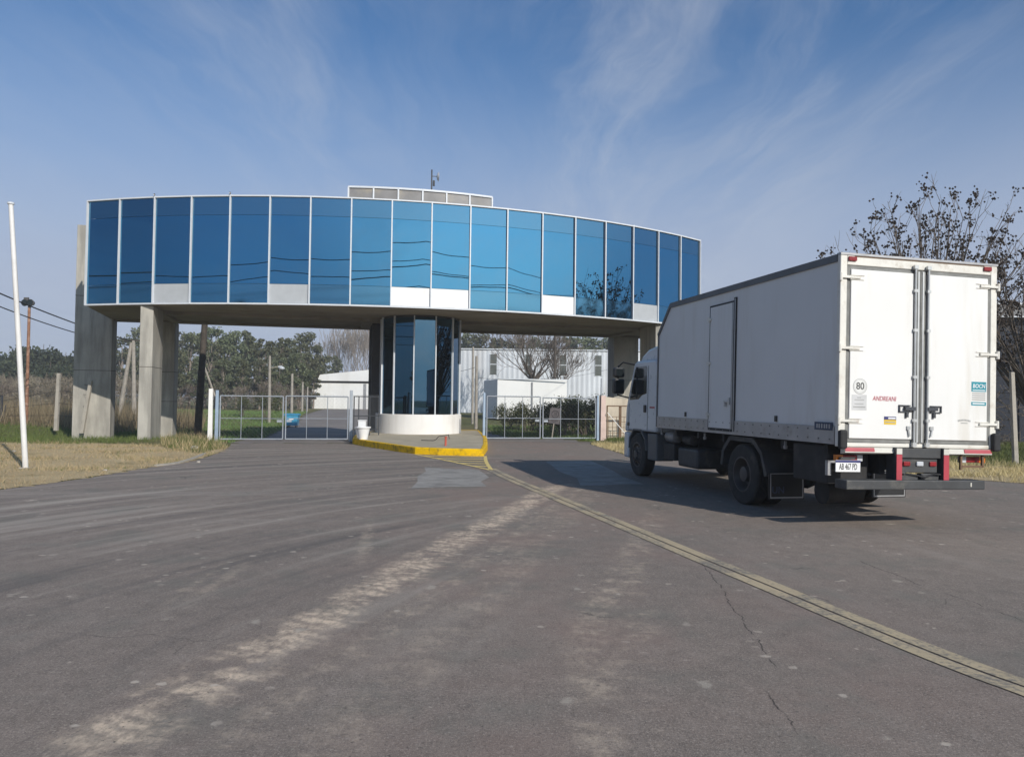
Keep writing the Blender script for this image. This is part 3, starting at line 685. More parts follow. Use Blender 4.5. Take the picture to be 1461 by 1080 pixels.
# side door
mb = P_(); mb.box(-HW - 0.006, -HW + 0.011, 2.90, 3.78, 1.24, 3.44); sd = mb.build('side_door', M['box_white'], tr)
e = P_()
e.box(-HW - 0.010, -HW + 0.012, 2.82, 2.895, 1.20, 3.52); e.box(-HW - 0.008, -HW + 0.012, 3.785, 3.80, 1.20, 3.47)
e.box(-HW - 0.008, -HW + 0.012, 2.895, 3.785, 3.445, 3.47); e.box(-HW - 0.008, -HW + 0.012, 2.895, 3.785, 1.19, 1.236)
e.build('door_seal', M['chassis'], sd)
e = P_(); e.box(-HW - 0.014, -HW - 0.0065, 2.90, 2.955, 1.24, 3.44); e.box(-HW - 0.018, -HW - 0.0105, 2.83, 2.86, 1.2, 3.5); e.build('door_edge', M['alu'], sd)
for z in (1.46, 2.4, 3.2):
    e = P_(); e.box(-HW - 0.03, -HW - 0.009, 3.72, 3.86, z, z + 0.035); e.lathe([(0.022, 0), (0.022, 0.09)], (-HW - 0.028, 3.795, z - 0.03), 'z', 8); e.build('hinge', M['frame_white'], sd)
e = P_(); e.box(-HW - 0.04, -HW - 0.015, 2.96, 3.16, 1.70, 1.735); e.box(-HW - 0.03, -HW - 0.007, 2.97, 3.02, 1.66, 1.78); e.box(-HW - 0.05, -HW - 0.02, 3.10, 3.14, 1.62, 1.72); e.build('handle', M['rod'], sd)
# maker plate on the left skirt
e = P_(); e.box(-HW - 0.014, -HW - 0.0045, 0.10, 0.50, 1.33, 1.44); pl = e.build('maker_plate', M['flap_blue'], tr)
e = P_()
for k, xx in enumerate((0.14, 0.2, 0.25, 0.31, 0.37, 0.42)): e.box(-HW - 0.016, -HW - 0.0135, xx, xx + 0.03, 1.355, 1.415)
e.build('embossing', M['alu'], pl)
# rear frame
mb = P_(); mb.box(-HW, -HW + 0.105, -0.02, 0.055, 1.12, 3.76); mb.box(HW - 0.105, HW, -0.02, 0.055, 1.12, 3.76)
mb.box(-HW + 0.106, HW - 0.106, -0.018, 0.055, 3.60, 3.76); mb.box(-HW + 0.106, HW - 0.106, -0.018, 0.055, 1.12, 1.175)
rf = mb.build('rear_frame', M['frame_white'], tr, bevel=0.012)
mb = P_(); mb.box(-HW - 0.004, HW + 0.004, -0.03, 0.06, 3.735, 3.765); mb.build('roof_cap', M['alu'], rf)
mb = P_(); mb.box(-HW + 0.22, HW - 0.22, -0.022, -0.0185, 3.715, 3.728); mb.build('rain_gutter', M['brown_wood'], rf)
DZ0, DZ1 = 1.235, 3.545
for sx in (-1, 1):
    xo, xi = sx * (HW - 0.16), sx * 0.115
    mb = P_(); mb.box(xo, xi, -0.028, 0.03, DZ0, DZ1); dr = mb.build('rear_door', M['door_white'], tr, bevel=0.008)
    e = P_()
    e.box(sx * (HW - 0.106), xo + sx * 0.001, -0.008, 0.02, DZ0 - 0.055, DZ1 + 0.05)
    e.box(xo, xi, -0.008, 0.02, DZ1 + 0.001, DZ1 + 0.05); e.box(xo, xi, -0.008, 0.02, DZ0 - 0.055, DZ0 - 0.001)
    e.build('gasket', M['gasket'], dr)
    for z in (1.47, 2.46, 3.43):
        e = P_(); e.box(sx * (HW + 0.012), sx * (HW - 0.30), -0.052, -0.03, z - 0.016, z + 0.02)
        e.box(sx * (HW - 0.14), sx * (HW - 0.36), -0.040, -0.029, z - 0.032, z - 0.022); e.box(sx * (HW - 0.14), sx * (HW - 0.36), -0.040, -0.029, z + 0.026, z + 0.036)
        e.lathe([(0.024, -0.055), (0.024, 0.055)], (sx * (HW + 0.005), -0.035, z), 'z', 10); e.build('hinge', M['frame_white'], dr, bevel=0.004)
    e = P_(); xr = sx * 0.105
    e.tube([(xr, -0.05, DZ0 - 0.08), (xr, -0.05, DZ1 + 0.10)], 0.015, 10)
    e.box(xr - 0.03, xr + 0.03, -0.07, -0.03, DZ1 + 0.06, DZ1 + 0.11); e.box(xr - 0.03, xr + 0.03, -0.07, -0.03, DZ0 - 0.10, DZ0 - 0.04)
    for z in (1.5, 2.1, 2.75, 3.3): e.box(xr - 0.026, xr + 0.026, -0.068, -0.028, z - 0.02, z + 0.02)
    e.build('lock_rod', M['rod'], dr)
    e = P_(); z = 1.66
    e.box(sx * 0.16, sx * 0.34, -0.05, -0.03, z + 0.035, z + 0.05); e.box(sx * 0.16, sx * 0.34, -0.05, -0.03, z - 0.05, z - 0.035)
    e.box(sx * 0.325, sx * 0.34, -0.05, -0.03, z - 0.05, z + 0.05); e.box(sx * 0.10, sx * 0.26, -0.075, -0.035, z - 0.022, z + 0.026)
    e.box(sx * 0.20, sx * 0.235, -0.06, -0.03, z - 0.12, z - 0.05)
    e.build('lock_handle', M['dark_steel'], dr)
    e = P_(); e.box(sx * 0.16, sx * 0.21, -0.05, -0.029, 1.37, 1.42); e.tube([(sx * 0.19, -0.045, 1.37), (sx * 0.17, -0.05, 1.28)], 0.012, 6); e.build('door_catch', M['rod'], dr)
    # rubber buffer, top marker lamp
    e = P_(); e.box(sx * (HW - 0.10), sx * (HW + 0.018), -0.10, -0.0215, 1.09, 1.35); e.build('rubber_buffer', M['rubber'], tr, bevel=0.03)
    e = P_(); e.box(sx * (HW - 0.11), sx * (HW - 0.24), -0.045, -0.019, 3.655, 3.715); e.build('marker_lamp', M['red_lens'], tr, bevel=0.01)
mb = P_(); mb.box(-0.078, -0.004, -0.022, 0.03, DZ0 - 0.05, DZ1 + 0.045); mb.box(0.004, 0.078, -0.022, 0.03, DZ0 - 0.05, DZ1 + 0.045); mb.build('door_meeting_strip', M['gasket'], tr)
mb = P_(); mb.box(-0.05, -0.025, -0.03, -0.0225, DZ0 - 0.04, DZ1 + 0.03); mb.box(0.025, 0.05, -0.03, -0.0225, DZ0 - 0.04, DZ1 + 0.03); mb.build('door_meeting_strip', M['rod'], tr)
# stickers and writing on the doors
def disc(c, r, m, name, par, y=-0.0295, n=28):
    e = P_(); e.lathe([(r, 0.0), (r, 0.0008)], (0, 0, 0), 'z', n); e.M = onrear(c[0], c[1], y); return e.build(name, m, par)
def plate(x0, x1, z0, z1, m, name, par, y=-0.0295, th=0.0008):
    e = P_(); e.box(x0, x1, y - th, y, z0, z1); return e.build(name, m, par)
ld, rd = [c for c in tr.children if c.name.startswith('rear_door')]
s = disc((-0.945, 1.945), 0.108, M['ink_grey'], 'speed_sticker', ld)
disc((-0.945, 1.945), 0.101, M['sticker_white'], 'sticker_face', s, -0.0305); disc((-0.945, 1.945), 0.093, M['sticker_grey'], 'sticker_face', s, -0.0308); disc((-0.945, 1.945), 0.082, M['sticker_white'], 'sticker_face', s, -0.0311)
text('80', 0.135, M['ink'], s, onrear(-0.945, 1.945, -0.0322), 'numerals', bold=0.003, sx=0.95)
s = plate(-1.07, -0.84, 1.62, 1.83, M['sticker_grey'], 'licence_sticker', ld)
for z, x0, x1, h in ((1.785, -0.99, -0.93, 0.012), (1.755, -1.03, -0.88, 0.01), (1.70, -1.03, -0.89, 0.01), (1.655, -1.05, -0.86, 0.016)):
    plate(x0, x1, z, z + h, M['ink_grey'], 'print_line', s, -0.0304)
text('ANDREANI', 0.092, M['ink_red'], ld, onrear(-0.565, 1.785, -0.0300), 'lettering', bold=0.0005, shear=0.18, sx=0.80)
s = plate(-0.565, -0.375, 1.435, 1.545, M['sticker_yellow'], 'service_sticker', ld)
plate(-0.565, -0.375, 1.50, 1.545, M['navy'], 'sticker_band', s, -0.0304); plate(-0.50, -0.385, 1.512, 1.533, M['ink_white'], 'print_line', s, -0.0309); plate(-0.55, -0.39, 1.46, 1.475, M['ink_grey'], 'print_line', s, -0.0304)
s = plate(0.84, 1.085, 1.93, 2.07, M['teal'], 'supplier_sticker', rd)
text('BOCN', 0.08, M['ink_white'], s, onrear(0.962, 2.008, -0.0312), 'lettering', bold=0.001, shear=0.15, sx=0.9)
plate(0.86, 1.07, 1.945, 1.957, M['ink_white'], 'print_line', s, -0.0304)
for k in range(4): plate(0.85, 1.075, 1.90 - k * 0.03, 1.914 - k * 0.03, M['ink_grey'], 'print_line', s, -0.0296, 0.0006)
plate(0.84, 1.085, 1.735, 1.785, M['teal'], 'sticker_band', s); plate(0.86, 1.06, 1.752, 1.770, M['ink_white'], 'print_line', s, -0.0304)
for k in range(9):
    xx = 0.62 + k * 0.024; plate(xx, xx + 0.016, 1.50 + 0.012 * math.sin(k / 8 * math.pi), 1.525 + 0.012 * math.sin(k / 8 * math.pi), M['ink_grey'], 'print_line', rd, -0.0295)
plate(0.67, 0.78, 1.475, 1.487, M['ink_grey'], 'print_line', rd)
# under-run strips, lift frame, lamps, plate
for sx in (-1, 1):
    e = P_(); e.prism_x([(-0.05, 1.045), (0.05, 1.02), (0.05, 1.115), (-0.03, 1.115)], sx * 0.40, sx * (HW - 0.09)); bmp = e.build('rear_valance', M['white_tape'], tr)
    e = P_(); e.prism_x([(-0.054, 1.06), (-0.048, 1.06), (-0.034, 1.112), (-0.040, 1.112)], sx * 0.72, sx * (HW - 0.095)); e.build('reflective_tape', M['red_tape'], bmp)
    e = P_(); e.box(sx * 0.33, sx * 0.42, -0.10, 0.10, 0.62, 1.12); post = e.build('lift_post', M['dark_steel'], tr)
    e = P_(); e.box(sx * 0.332, sx * 0.418, -0.106, -0.1005, 0.66, 1.03); e.build('reflective_tape', M['red_tape'], post)
    e = P_(); e.box(sx * 0.332, sx * 0.418, -0.106, -0.1005, 1.035, 1.115); e.build('reflective_tape', M['white_tape'], post)
    e = P_(); e.box(sx * 0.80, sx * 1.20, 0.10, 0.17, 0.92, 1.0); lamp = e.build('tail_lamp', M['red_lens'], tr, bevel=0.01)
    e = P_(); e.box(sx * 1.10, sx * 1.202, 0.096, 0.165, 0.918, 1.002); e.build('indicator_lens', M['amber_lens'], lamp)
    e = P_(); e.box(sx * 0.798, sx * 0.88, 0.096, 0.165, 0.918, 1.002); e.build('reverse_lens', M['clear_lens'], lamp)
e = P_(); e.bar((0.72, 0.02, 1.09), (0.72, 0.02, 0.82), 0.03); e.bar((1.08, 0.02, 1.09), (1.08, 0.02, 0.86), 0.03); e.bar((0.72, 0.02, 0.87), (1.08, 0.02, 0.87), 0.03); e.build('lamp_guard', M['brown_wood'], tr)
e = P_(); e.box(-0.33, 0.33, -0.06, 0.06, 0.98, 1.115); e.box(-0.29, 0.29, -0.03, 0.06, 0.78, 0.97); e.box(-0.31, -0.05, -0.07, 0.05, 0.62, 0.74); e.box(0.02, 0.30, -0.05, 0.05, 0.60, 0.77); lift = e.build('lift_frame', M['chassis_grey'], tr, bevel=0.008)
e = P_(); e.tube([(-0.3, -0.08, 0.77), (-0.1, -0.085, 0.75), (0.05, -0.09, 0.72), (0.18, -0.085, 0.77), (0.3, -0.08, 0.76)], 0.012, 6); e.tube([(0.0, -0.08, 0.75), (0.06, -0.09, 0.66), (0.14, -0.08, 0.64)], 0.012, 6); e.build('hose', M['rubber'], lift)
for x, m_ in ((-0.21, 'red_lens'), (0.0, 'clear_lens'), (0.21, 'red_lens')):
    e = P_(); e.box(x - 0.055, x + 0.055, -0.055, -0.031, 0.87, 0.935); e.build('lamp', M[m_], lift, bevel=0.015)
e = MB(Matrix.Rotation(R(0.7), 4, 'Y')); e.box(-1.24, 0.94, -0.16, 0.10, 0.56, 0.685); bar_ = e.build('under_run_bar', M['chassis_grey'], tr, bevel=0.012)
e = MB(Matrix.Rotation(R(0.7), 4, 'Y')); e.box(0.70, 0.72, -0.164, -0.1605, 0.60, 0.655); e.build('reflector', M['white_tape'], bar_)
e = P_(); e.box(-1.265, -0.885, 0.02, 0.035, 0.775, 0.935); np_ = e.build('number_plate', M['ink_white'], tr, bevel=0.004)
e = P_(); e.box(-1.263, -0.887, 0.0165, 0.0195, 0.903, 0.933); e.build('plate_band', M['navy'], np_)
text('AB 467 PD', 0.118, M['ink'], np_, onrear(-1.075, 0.842, 0.0185), 'lettering', bold=0.002, sx=0.52)
e = P_(); e.box(-1.18, -0.96, 0.03, 0.08, 0.945, 0.972); e.build('plate_lamp', M['chassis_grey'], tr)
e = P_(); e.box(-1.33, -1.28, 0.10, 0.16, 0.72, 0.92); e.box(-1.33, -1.22, 0.10, 0.16, 0.89, 0.92); e.build('bracket', M['alu'], tr)
# chassis
mb = MB()
for sx in (-1, 1): mb.box(sx * 0.37, sx * 0.46, 0.2, 7.9, 0.74, 1.02)
for y in (0.4, 1.5, 3.4, 4.6, 5.8): mb.box(-0.36, 0.36, y, y + 0.08, 0.78, 1.0)
for y in (0.3, 1.4, 2.3, 3.3, 4.3, 5.3): mb.box(-1.2, 1.2, y, y + 0.07, 1.025, 1.14)
ch = mb.build('chassis', M['chassis'], tr)
mb = MB(); mb.tube([(-0.9, 2.66, 0.50), (0.9, 2.66, 0.50)], 0.09, 10); mb.lathe([(0.08, -0.26), (0.2, -0.14), (0.25, 0), (0.2, 0.14), (0.08, 0.26)], (0, 2.66, 0.5), 'x', 14); mb.tube([(0, 2.66, 0.55), (0, 5.6, 0.75)], 0.055, 8)
mb.build('axle', M['chassis'], tr)
mb = MB(); mb.tube([(-0.9, 7.5, 0.48), (0.9, 7.5, 0.48)], 0.06, 8); mb.build('axle', M['chassis'], tr)
mb = MB()
for sx in (-1, 1):
    mb.tube([(sx * 0.5, 1.9, 0.82), (sx * 0.5, 2.3, 0.68), (sx * 0.5, 2.66, 0.63), (sx * 0.5, 3.0, 0.68), (sx * 0.5, 3.45, 0.82)], 0.05, 6)
mb.build('leaf_spring', M['chassis'], tr)
mb = MB(); mb.box(-1.2, -0.55, 0.30, 1.15, 0.60, 1.13); mb.build('tool_box', M['chassis'], tr, bevel=0.02)
mb = MB(); mb.box(-1.16, -0.55, 4.45, 5.35, 0.42, 0.80); mb.build('fuel_tank', M['chassis_grey'], tr, bevel=0.05)
mb = MB(); mb.lathe([(0.02, -0.24), (0.12, -0.2), (0.13, 0), (0.12, 0.2), (0.02, 0.24)], (-1.02, 5.85, 0.98), 'y', 14); mb.build('air_tank', M['tank'], tr, True)
mb = MB(); mb.lathe([(0.02, -0.22), (0.10, -0.2), (0.10, 0.2), (0.02, 0.22)], (-0.9, 5.3, 0.94), 'y', 14); mb.build('air_tank', M['chassis_grey'], tr, True)
mb = MB(); mb.box(-1.14, -0.6, 5.55, 6.1, 0.5, 0.84); mb.build('battery_box', M['chassis'], tr, bevel=0.02)
mb = MB(); mb.lathe([(0.05, -0.45), (0.20, -0.42), (0.20, 0.42), (0.05, 0.45)], (0.75, 5.0, 0.7), 'y', 16); mb.build('air_tank', M['chassis'], tr, True)
mb = MB(); mb.lathe([(0.04, -0.35), (0.19, -0.3), (0.19, 0.3), (0.04, 0.35)], (-0.55, 0.95, 0.42), 'x', 16); mb.build('spare_wheel_carrier', M['chassis'], tr, True)
for y in (1.35, 4.05, 6.05):
    mb = MB(); mb.bar((-1.2, y, 1.14), (-1.2, y, 1.05), 0.03); mb.lathe([(0.03, 0), (0.035, 0.05)], (-1.2, y, 1.02), 'z', 8); mb.build('side_lamp', M['tank'], tr)
for sx in (-1, 1):
    # rear mudguard: straight-sided arch
    mb = MB(); pts = [(3.36, 0.62), (3.30, 0.88), (3.05, 1.10), (2.28, 1.10), (2.02, 0.9), (1.88, 0.55)]
    for a, b_ in zip(pts[:-1], pts[1:]): mb.bar((sx * 0.92, a[0], a[1]), (sx * 0.92, b_[0], b_[1]), 0.60, 0.03, up=(0, -(b_[1] - a[1]), b_[0] - a[0]))
    for a, b_ in zip(pts[:-1], pts[1:]): mb.bar((sx * 1.215, a[0], a[1]), (sx * 1.215, b_[0], b_[1]), 0.02, 0.075, up=(0, -(b_[1] - a[1]), b_[0] - a[0]))
    mb.build('mudguard', M['chassis_grey'], tr)
    mb = MB(); mb.box(sx * 0.62, sx * 1.24, 1.75, 1.77, 0.2, 0.62); fl = mb.build('mud_flap', M['black_plastic'], tr)
    e = MB(); a0, a1 = sorted((sx * 0.64, sx * 1.22))
    e.box(a0, a1, 1.742, 1.7495, 0.215, 0.235); e.box(a0, a1, 1.742, 1.7495, 0.595, 0.61); e.box(a0, a0 + 0.015, 1.742, 1.7495, 0.2355, 0.5945); e.box(a1 - 0.015, a1, 1.742, 1.7495, 0.2355, 0.5945)
    e.build('flap_border', M['alu'], fl)
    if sx < 0: text('UN', 0.15, M['flap_blue'], fl, Matrix.Translation((-1.08, 1.747, 0.34)) @ Matrix.Rotation(R(90), 4, 'X'), 'lettering', bold=0.002)
def wheel(x, y, r, w, out, name='wheel', dual=False):
    mb = MB(); hw = w / 2
    prof = [(r * 0.57, -hw * 0.95), (r * 0.80, -hw), (r * 0.95, -hw * 0.92), (r, -hw * 0.7)]
    for k in range(-3, 4):
        c0 = k * hw * 0.2; prof += [(r, c0 - hw * 0.07), (r - 0.012, c0 - hw * 0.05), (r - 0.012, c0 + hw * 0.05), (r, c0 + hw * 0.07)]
    prof += [(r, hw * 0.7), (r * 0.95, hw * 0.92), (r * 0.80, hw), (r * 0.57, hw * 0.95)]
    mb.lathe(prof, (x, y, r - 0.006), 'x', 40, False); wo = mb.build(name, M['tyre'], tr, True)
    o = 1 if out > 0 else -1
    mb = MB()
    if not dual: pr = [(r * 0.58, hw * 0.96), (r * 0.52, hw * 0.98), (r * 0.50, hw * 0.6), (r * 0.40, hw * 0.75), (r * 0.30, hw * 1.0), (r * 0.2, hw * 1.02), (r * 0.19, hw * 1.3), (r * 0.12, hw * 1.35), (0.0, hw * 1.35)]
    else: pr = [(r * 0.58, hw * 0.96), (r * 0.53, hw * 0.98), (r * 0.50, hw * 0.3), (r * 0.42, -hw * 0.3), (r * 0.30, -hw * 0.4), (r * 0.25, hw * 0.2), (r * 0.24, hw * 0.75), (r * 0.14, hw * 0.85), (0.0, hw * 0.85)]
    mb.lathe([(a, o * b_) for a, b_ in pr], (x, y, r - 0.006), 'x', 32, False); mb.build('rim', M['rim'], wo, True)
    mb = MB()
    for k in range(10):
        a = 2 * math.pi * k / 10
        hx = (hw * 0.9 if not dual else -hw * 0.34)
        rr = r * 0.40
        mb.lathe([(0.032, o * (hx - 0.03)), (0.032, o * (hx + (0.004 if not dual else 0.006)))], (x, y + rr * math.cos(a), r + rr * math.sin(a)), 'x', 10)
    mb.build('hand_hole', M['black_plastic'], wo)
    mb = MB()
    for k in range(10):
        a = 2 * math.pi * (k + 0.5) / 10; hx = (hw * 1.0 if not dual else -hw * 0.3); rr = r * 0.26
        mb.lathe([(0.017, o * hx), (0.017, o * (hx + 0.04))], (x, y + rr * math.cos(a), r + rr * math.sin(a)), 'x', 6)
    mb.build('wheel_nut', M['rim'], wo)
for sx in (-1, 1):
    wheel(sx * 1.06, 7.5, 0.50, 0.28, sx)
    wheel(sx * 1.08, 2.66, 0.515, 0.27, sx, dual=True)
    wheel(sx * 0.76, 2.66, 0.515, 0.27, sx, name='inner_wheel', dual=True)
# cab
CW = 1.19
mb = P_(); mb.prism_x([(6.42, 1.02), (6.42, 2.54), (6.50, 2.62), (7.62, 2.64), (7.80, 2.58), (8.20, 1.70), (8.27, 1.50), (8.29, 1.02)], -CW, CW); cab = mb.build('cab', M['cab_white'], tr, bevel=0.05)
mb = P_(); mb.prism_x([(6.42, 2.60), (7.78, 2.60), (7.62, 2.76), (7.25, 2.90), (6.42, 3.0)], -1.06, 1.06); mb.build('roof_deflector', M['cab_white'], tr, bevel=0.06)
for sx in (-1, 1):
    x = sx * CW
    e = P_(); e.prism_x([(6.98, 1.88), (6.98, 2.46), (7.02, 2.50), (7.62, 2.50), (7.70, 2.44), (8.02, 1.73), (7.45, 1.75), (7.25, 1.84)], x - sx * 0.01, x + sx * 0.004); sw = e.build('side_window', M['cab_glass'], cab)
    e = P_(); e.bar((x + sx * 0.006, 7.58, 1.75), (x + sx * 0.006, 7.62, 2.5), 0.012, 0.035); e.build('window_bar', M['black_plastic'], sw)
    e = P_(); e.bar((x + sx * 0.002, 6.90, 1.06), (x + sx * 0.002, 6.90, 2.5), 0.008, 0.012); e.build('door_gap', M['black_plastic'], cab); e = P_(); e.bar((x + sx * 0.002, 8.05, 1.06), (x + sx * 0.002, 8.05, 1.65), 0.008, 0.012); e.build('door_gap', M['black_plastic'], cab)
    e = P_(); e.box(x, x + sx * 0.03, 6.98, 7.10, 1.45, 1.62); e.build('door_handle', M['black_plastic'], cab, bevel=0.02)
    e = P_(); e.box(x + sx * 0.001, x + sx * 0.004, 6.50, 6.78, 1.55, 1.585); e.build('badge', M['red_tape'], cab)
    e = MB(); pts = [(8.02, 0.62), (7.98, 0.86), (7.72, 1.06), (7.28, 1.06), (7.02, 0.86), (6.96, 0.62)]
    for a, b_ in zip(pts[:-1], pts[1:]): e.bar((sx * 1.02, a[0], a[1]), (sx * 1.02, b_[0], b_[1]), 0.36, 0.035, up=(0, -(b_[1] - a[1]), b_[0] - a[0]))
    e.build('wheel_arch', M['cab_grey'], tr)
    e = MB(); e.box(sx * 0.75, sx * 1.17, 6.42, 6.94, 0.42, 1.01); e.build('cab_step', M['cab_grey'], tr, bevel=0.03)
    e = P_(); e.box(sx * 1.04, sx * 1.195, 8.10, 8.30, 0.98, 1.20); e.build('headlamp', M['clear_lens'], cab, bevel=0.04)
    e = P_(); e.box(sx * (CW - 0.005), sx * (CW + 0.008), 8.0, 8.14, 1.12, 1.2); e.build('indicator', M['black_plastic'], cab, bevel=0.01)
    # mirrors on their arm
    xm = sx * 1.44
    e = P_(); e.tube([(sx * 1.16, 7.80, 2.56), (sx * 1.38, 8.02, 2.62), (xm, 8.18, 2.52)], 0.018, 8); e.tube([(xm, 8.18, 2.55), (xm, 8.18, 1.82)], 0.016, 8); e.tube([(xm, 8.18, 1.84), (sx * 1.17, 8.10, 1.78)], 0.018, 8); arm = e.build('mirror_arm', M['black_plastic'], tr)
    e = P_(); e.box(xm - 0.135, xm + 0.135, 8.06, 8.24, 1.87, 2.23); e.build('mirror', M['black_plastic'], arm, bevel=0.04)
    e = P_(); e.box(xm - 0.135, xm + 0.135, 8.06, 8.24, 2.26, 2.50); e.build('mirror', M['black_plastic'], arm, bevel=0.05)
    e = P_(); e.box(xm - 0.09, xm + 0.09, 8.052, 8.0585, 1.90, 2.20); e.box(xm - 0.085, xm + 0.085, 8.052, 8.0585, 2.29, 2.47); e.build('mirror_glass', M['cab_glass'], arm)
e = P_(); e.add([(-1.05, 7.845, 2.52), (1.05, 7.845, 2.52), (1.08, 8.205, 1.72), (-1.08, 8.205, 1.72), (-1.05, 7.825, 2.51), (1.05, 7.825, 2.51), (1.08, 8.185, 1.71), (-1.08, 8.185, 1.71)], [(0, 1, 2, 3), (7, 6, 5, 4), (0, 4, 5, 1), (3, 2, 6, 7), (0, 3, 7, 4), (1, 5, 6, 2)]); e.build('windscreen', M['cab_glass'], cab)
mb = P_(); mb.box(-1.19, 1.19, 8.05, 8.36, 0.36, 0.97); mb.build('front_bumper', M['cab_white'], tr, bevel=0.05)
mb = P_(); mb.box(-0.8, 0.8, 8.285, 8.31, 1.05, 1.45); mb.build('grille', M['cab_grey'], cab)

# ------------------------------------------------------------------ gates
def leaf(name_lbl, x0, x1, y, z1, z0=0.1, nv=2, sag=0.0, group='steel gate leaves of the entrance'):
    W = abs(x1 - x0); g_ = thing('gate_leaf', name_lbl, 'gate', toW(x0, y), BR, group)
    s_ = 1 if x1 > x0 else -1
    e = MB()
    e.tube([(0, 0, z0), (0, 0, z1)], 0.026, 8); e.tube([(s_ * W, 0, z0 - sag), (s_ * W, 0, z1 - sag)], 0.026, 8)
    e.tube([(0, 0, z1), (s_ * W, 0, z1 - sag)], 0.026, 8); e.tube([(0, 0, z0), (s_ * W, 0, z0 - sag)], 0.03, 8); e.build('gate_frame', M['steel'], g_)
    e = MB(); zm = z0 + (z1 - z0) * 0.48
    e.tube([(0, 0, zm), (s_ * W, 0, zm - sag)], 0.014, 6); e.build('mid_rail', M['steel'], g_)
    for k in range(1, nv + 1):
        e = MB(); xx = s_ * W * k / (nv + 1); e.tube([(xx, 0, z0), (xx, 0, z1)], 0.014, 6); e.build('upright', M['steel'], g_)
    e = MB(); st_ = 0.16; n = int(W / st_)
    H = z1 - z0
    k = -int(H / st_)
    while k * st_ < W:
        a = k * st_; lo = max(0, -a); hi = min(H, W - a)
        if hi > lo:
            e.tube([(s_ * (a + lo), 0.004, z0 + lo), (s_ * (a + hi), 0.004, z0 + hi)], 0.0010, 3, False)
            e.tube([(s_ * (W - a - lo), -0.004, z0 + lo), (s_ * (W - a - hi), -0.004, z0 + hi)], 0.0010, 3, False)
        k += 1
    e.build('wire_mesh', M['wire'], g_)
    e = MB()
    for k in range(int(W / 0.12)):
        xx = s_ * (0.06 + k * 0.12); e.tube([(xx, 0, z1), (xx, 0, z1 + 0.07)], 0.004, 4)
    e.build('spike', M['steel'], g_)
    e = MB(); e.box(s_ * (W - 0.22), s_ * (W - 0.04), -0.03, 0.03, zm - 0.14, zm - 0.05); e.build('bolt', M['steel'], g_)
    return g_
xl0, xlm0, xlm1, xl1 = [toL(G(px, 631)).x for px in (311, 402, 406, 496)]
leaf('wire mesh gate leaf hung on the blue steel post at the far left', xl0, xlm0, 0.5, 1.74)
leaf('wire mesh gate leaf in front of the blue dumpster', xl1, xlm1, 0.5, 1.76)
YR = 1.25
xr0, xrm0, xrm1, xr1 = [toL(G(px, 629)).x for px in (696, 773, 777, 853)]
leaf('wire mesh gate leaf right of the yellow kerb in front of the white container', xr0, xrm0, YR, 1.86)
leaf('wire mesh gate leaf in front of the tilted speed sign', xr1, xrm1, YR, 1.82)
def post(name, lbl, cat, p, h, w, m, cap=False, group=None, lean=(0, 0), rz=BR):
    t_ = MB(); t_.add([(-w / 2, -w / 2, -0.05), (w / 2, -w / 2, -0.05), (w / 2, w / 2, -0.05), (-w / 2, w / 2, -0.05)] + [(x + lean[0], y + lean[1], h) for x, y in ((-w * .42, -w * .42), (w * .42, -w * .42), (w * .42, w * .42), (-w * .42, w * .42))],
                      [(3, 2, 1, 0), (4, 5, 6, 7), (0, 1, 5, 4), (1, 2, 6, 5), (2, 3, 7, 6), (3, 0, 4, 7)])
    o = t_.build(name, m, None, bevel=0.012); o.location = p; o.rotation_euler = (0, 0, rz); return tag(o, lbl, cat, group)
pp = lambda x, y: toW(x, y)
post('gate_post', 'square whitish concrete post left of the blue steel gate post', 'post', pp(xl0 - 0.34, 0.5), 2.0, 0.17, M['white_paint'])
post('gate_post', 'blue-grey steel post carrying the leftmost gate leaf', 'post', pp(xl0 - 0.11, 0.48), 1.95, 0.13, M['steel_blue'])
post('gate_post', 'grey steel post between the left gate and the white flower pots', 'post', pp(xl1 + 0.12, 0.5), 2.02, 0.14, M['steel'])
post('gate_post', 'blue-grey steel post at the back right corner of the yellow kerb', 'post', pp(xr0 - 0.12, YR), 2.0, 0.11, M['steel_blue'])
post('gate_post', 'steel post at the right end of the right gate beside the pinkish pillar', 'post', pp(xr1 + 0.10, YR), 1.95, 0.11, M['steel_blue'])
post('gate_pillar', 'pinkish plastered pillar right of the right gate with a board leaning on it', 'pillar', pp(xr1 + 0.36, YR + 0.1), 1.95, 0.26, M['pink_post'])
# short fence from the left gate to the booth
fx0, fx1 = xl1 + 0.22, -1.85
fe = thing('side_fence', 'short dark-framed wire fence panel between the left gate and the booth', 'fence', toW(fx0, 0.9), BR)
e = MB(); Wf = fx1 - fx0
for z in (0.45, 1.0, 1.78): e.tube([(0, 0, z), (Wf, 0.6, z)], 0.022, 6)
for f in (0.02, 0.2, 0.62, 0.98): e.tube([(Wf * f, 0.6 * f, 0.15), (Wf * f, 0.6 * f, 1.80)], 0.022, 6)
e.build('fence_frame', M['dark_steel'], fe)
e = MB()
for k in range(22):
    f = k / 21; e.tube([(Wf * f, 0.6 * f, 0.3), (Wf * f, 0.6 * f, 1.86)], 0.004, 4)
e.build('wire_mesh', M['wire'], fe)
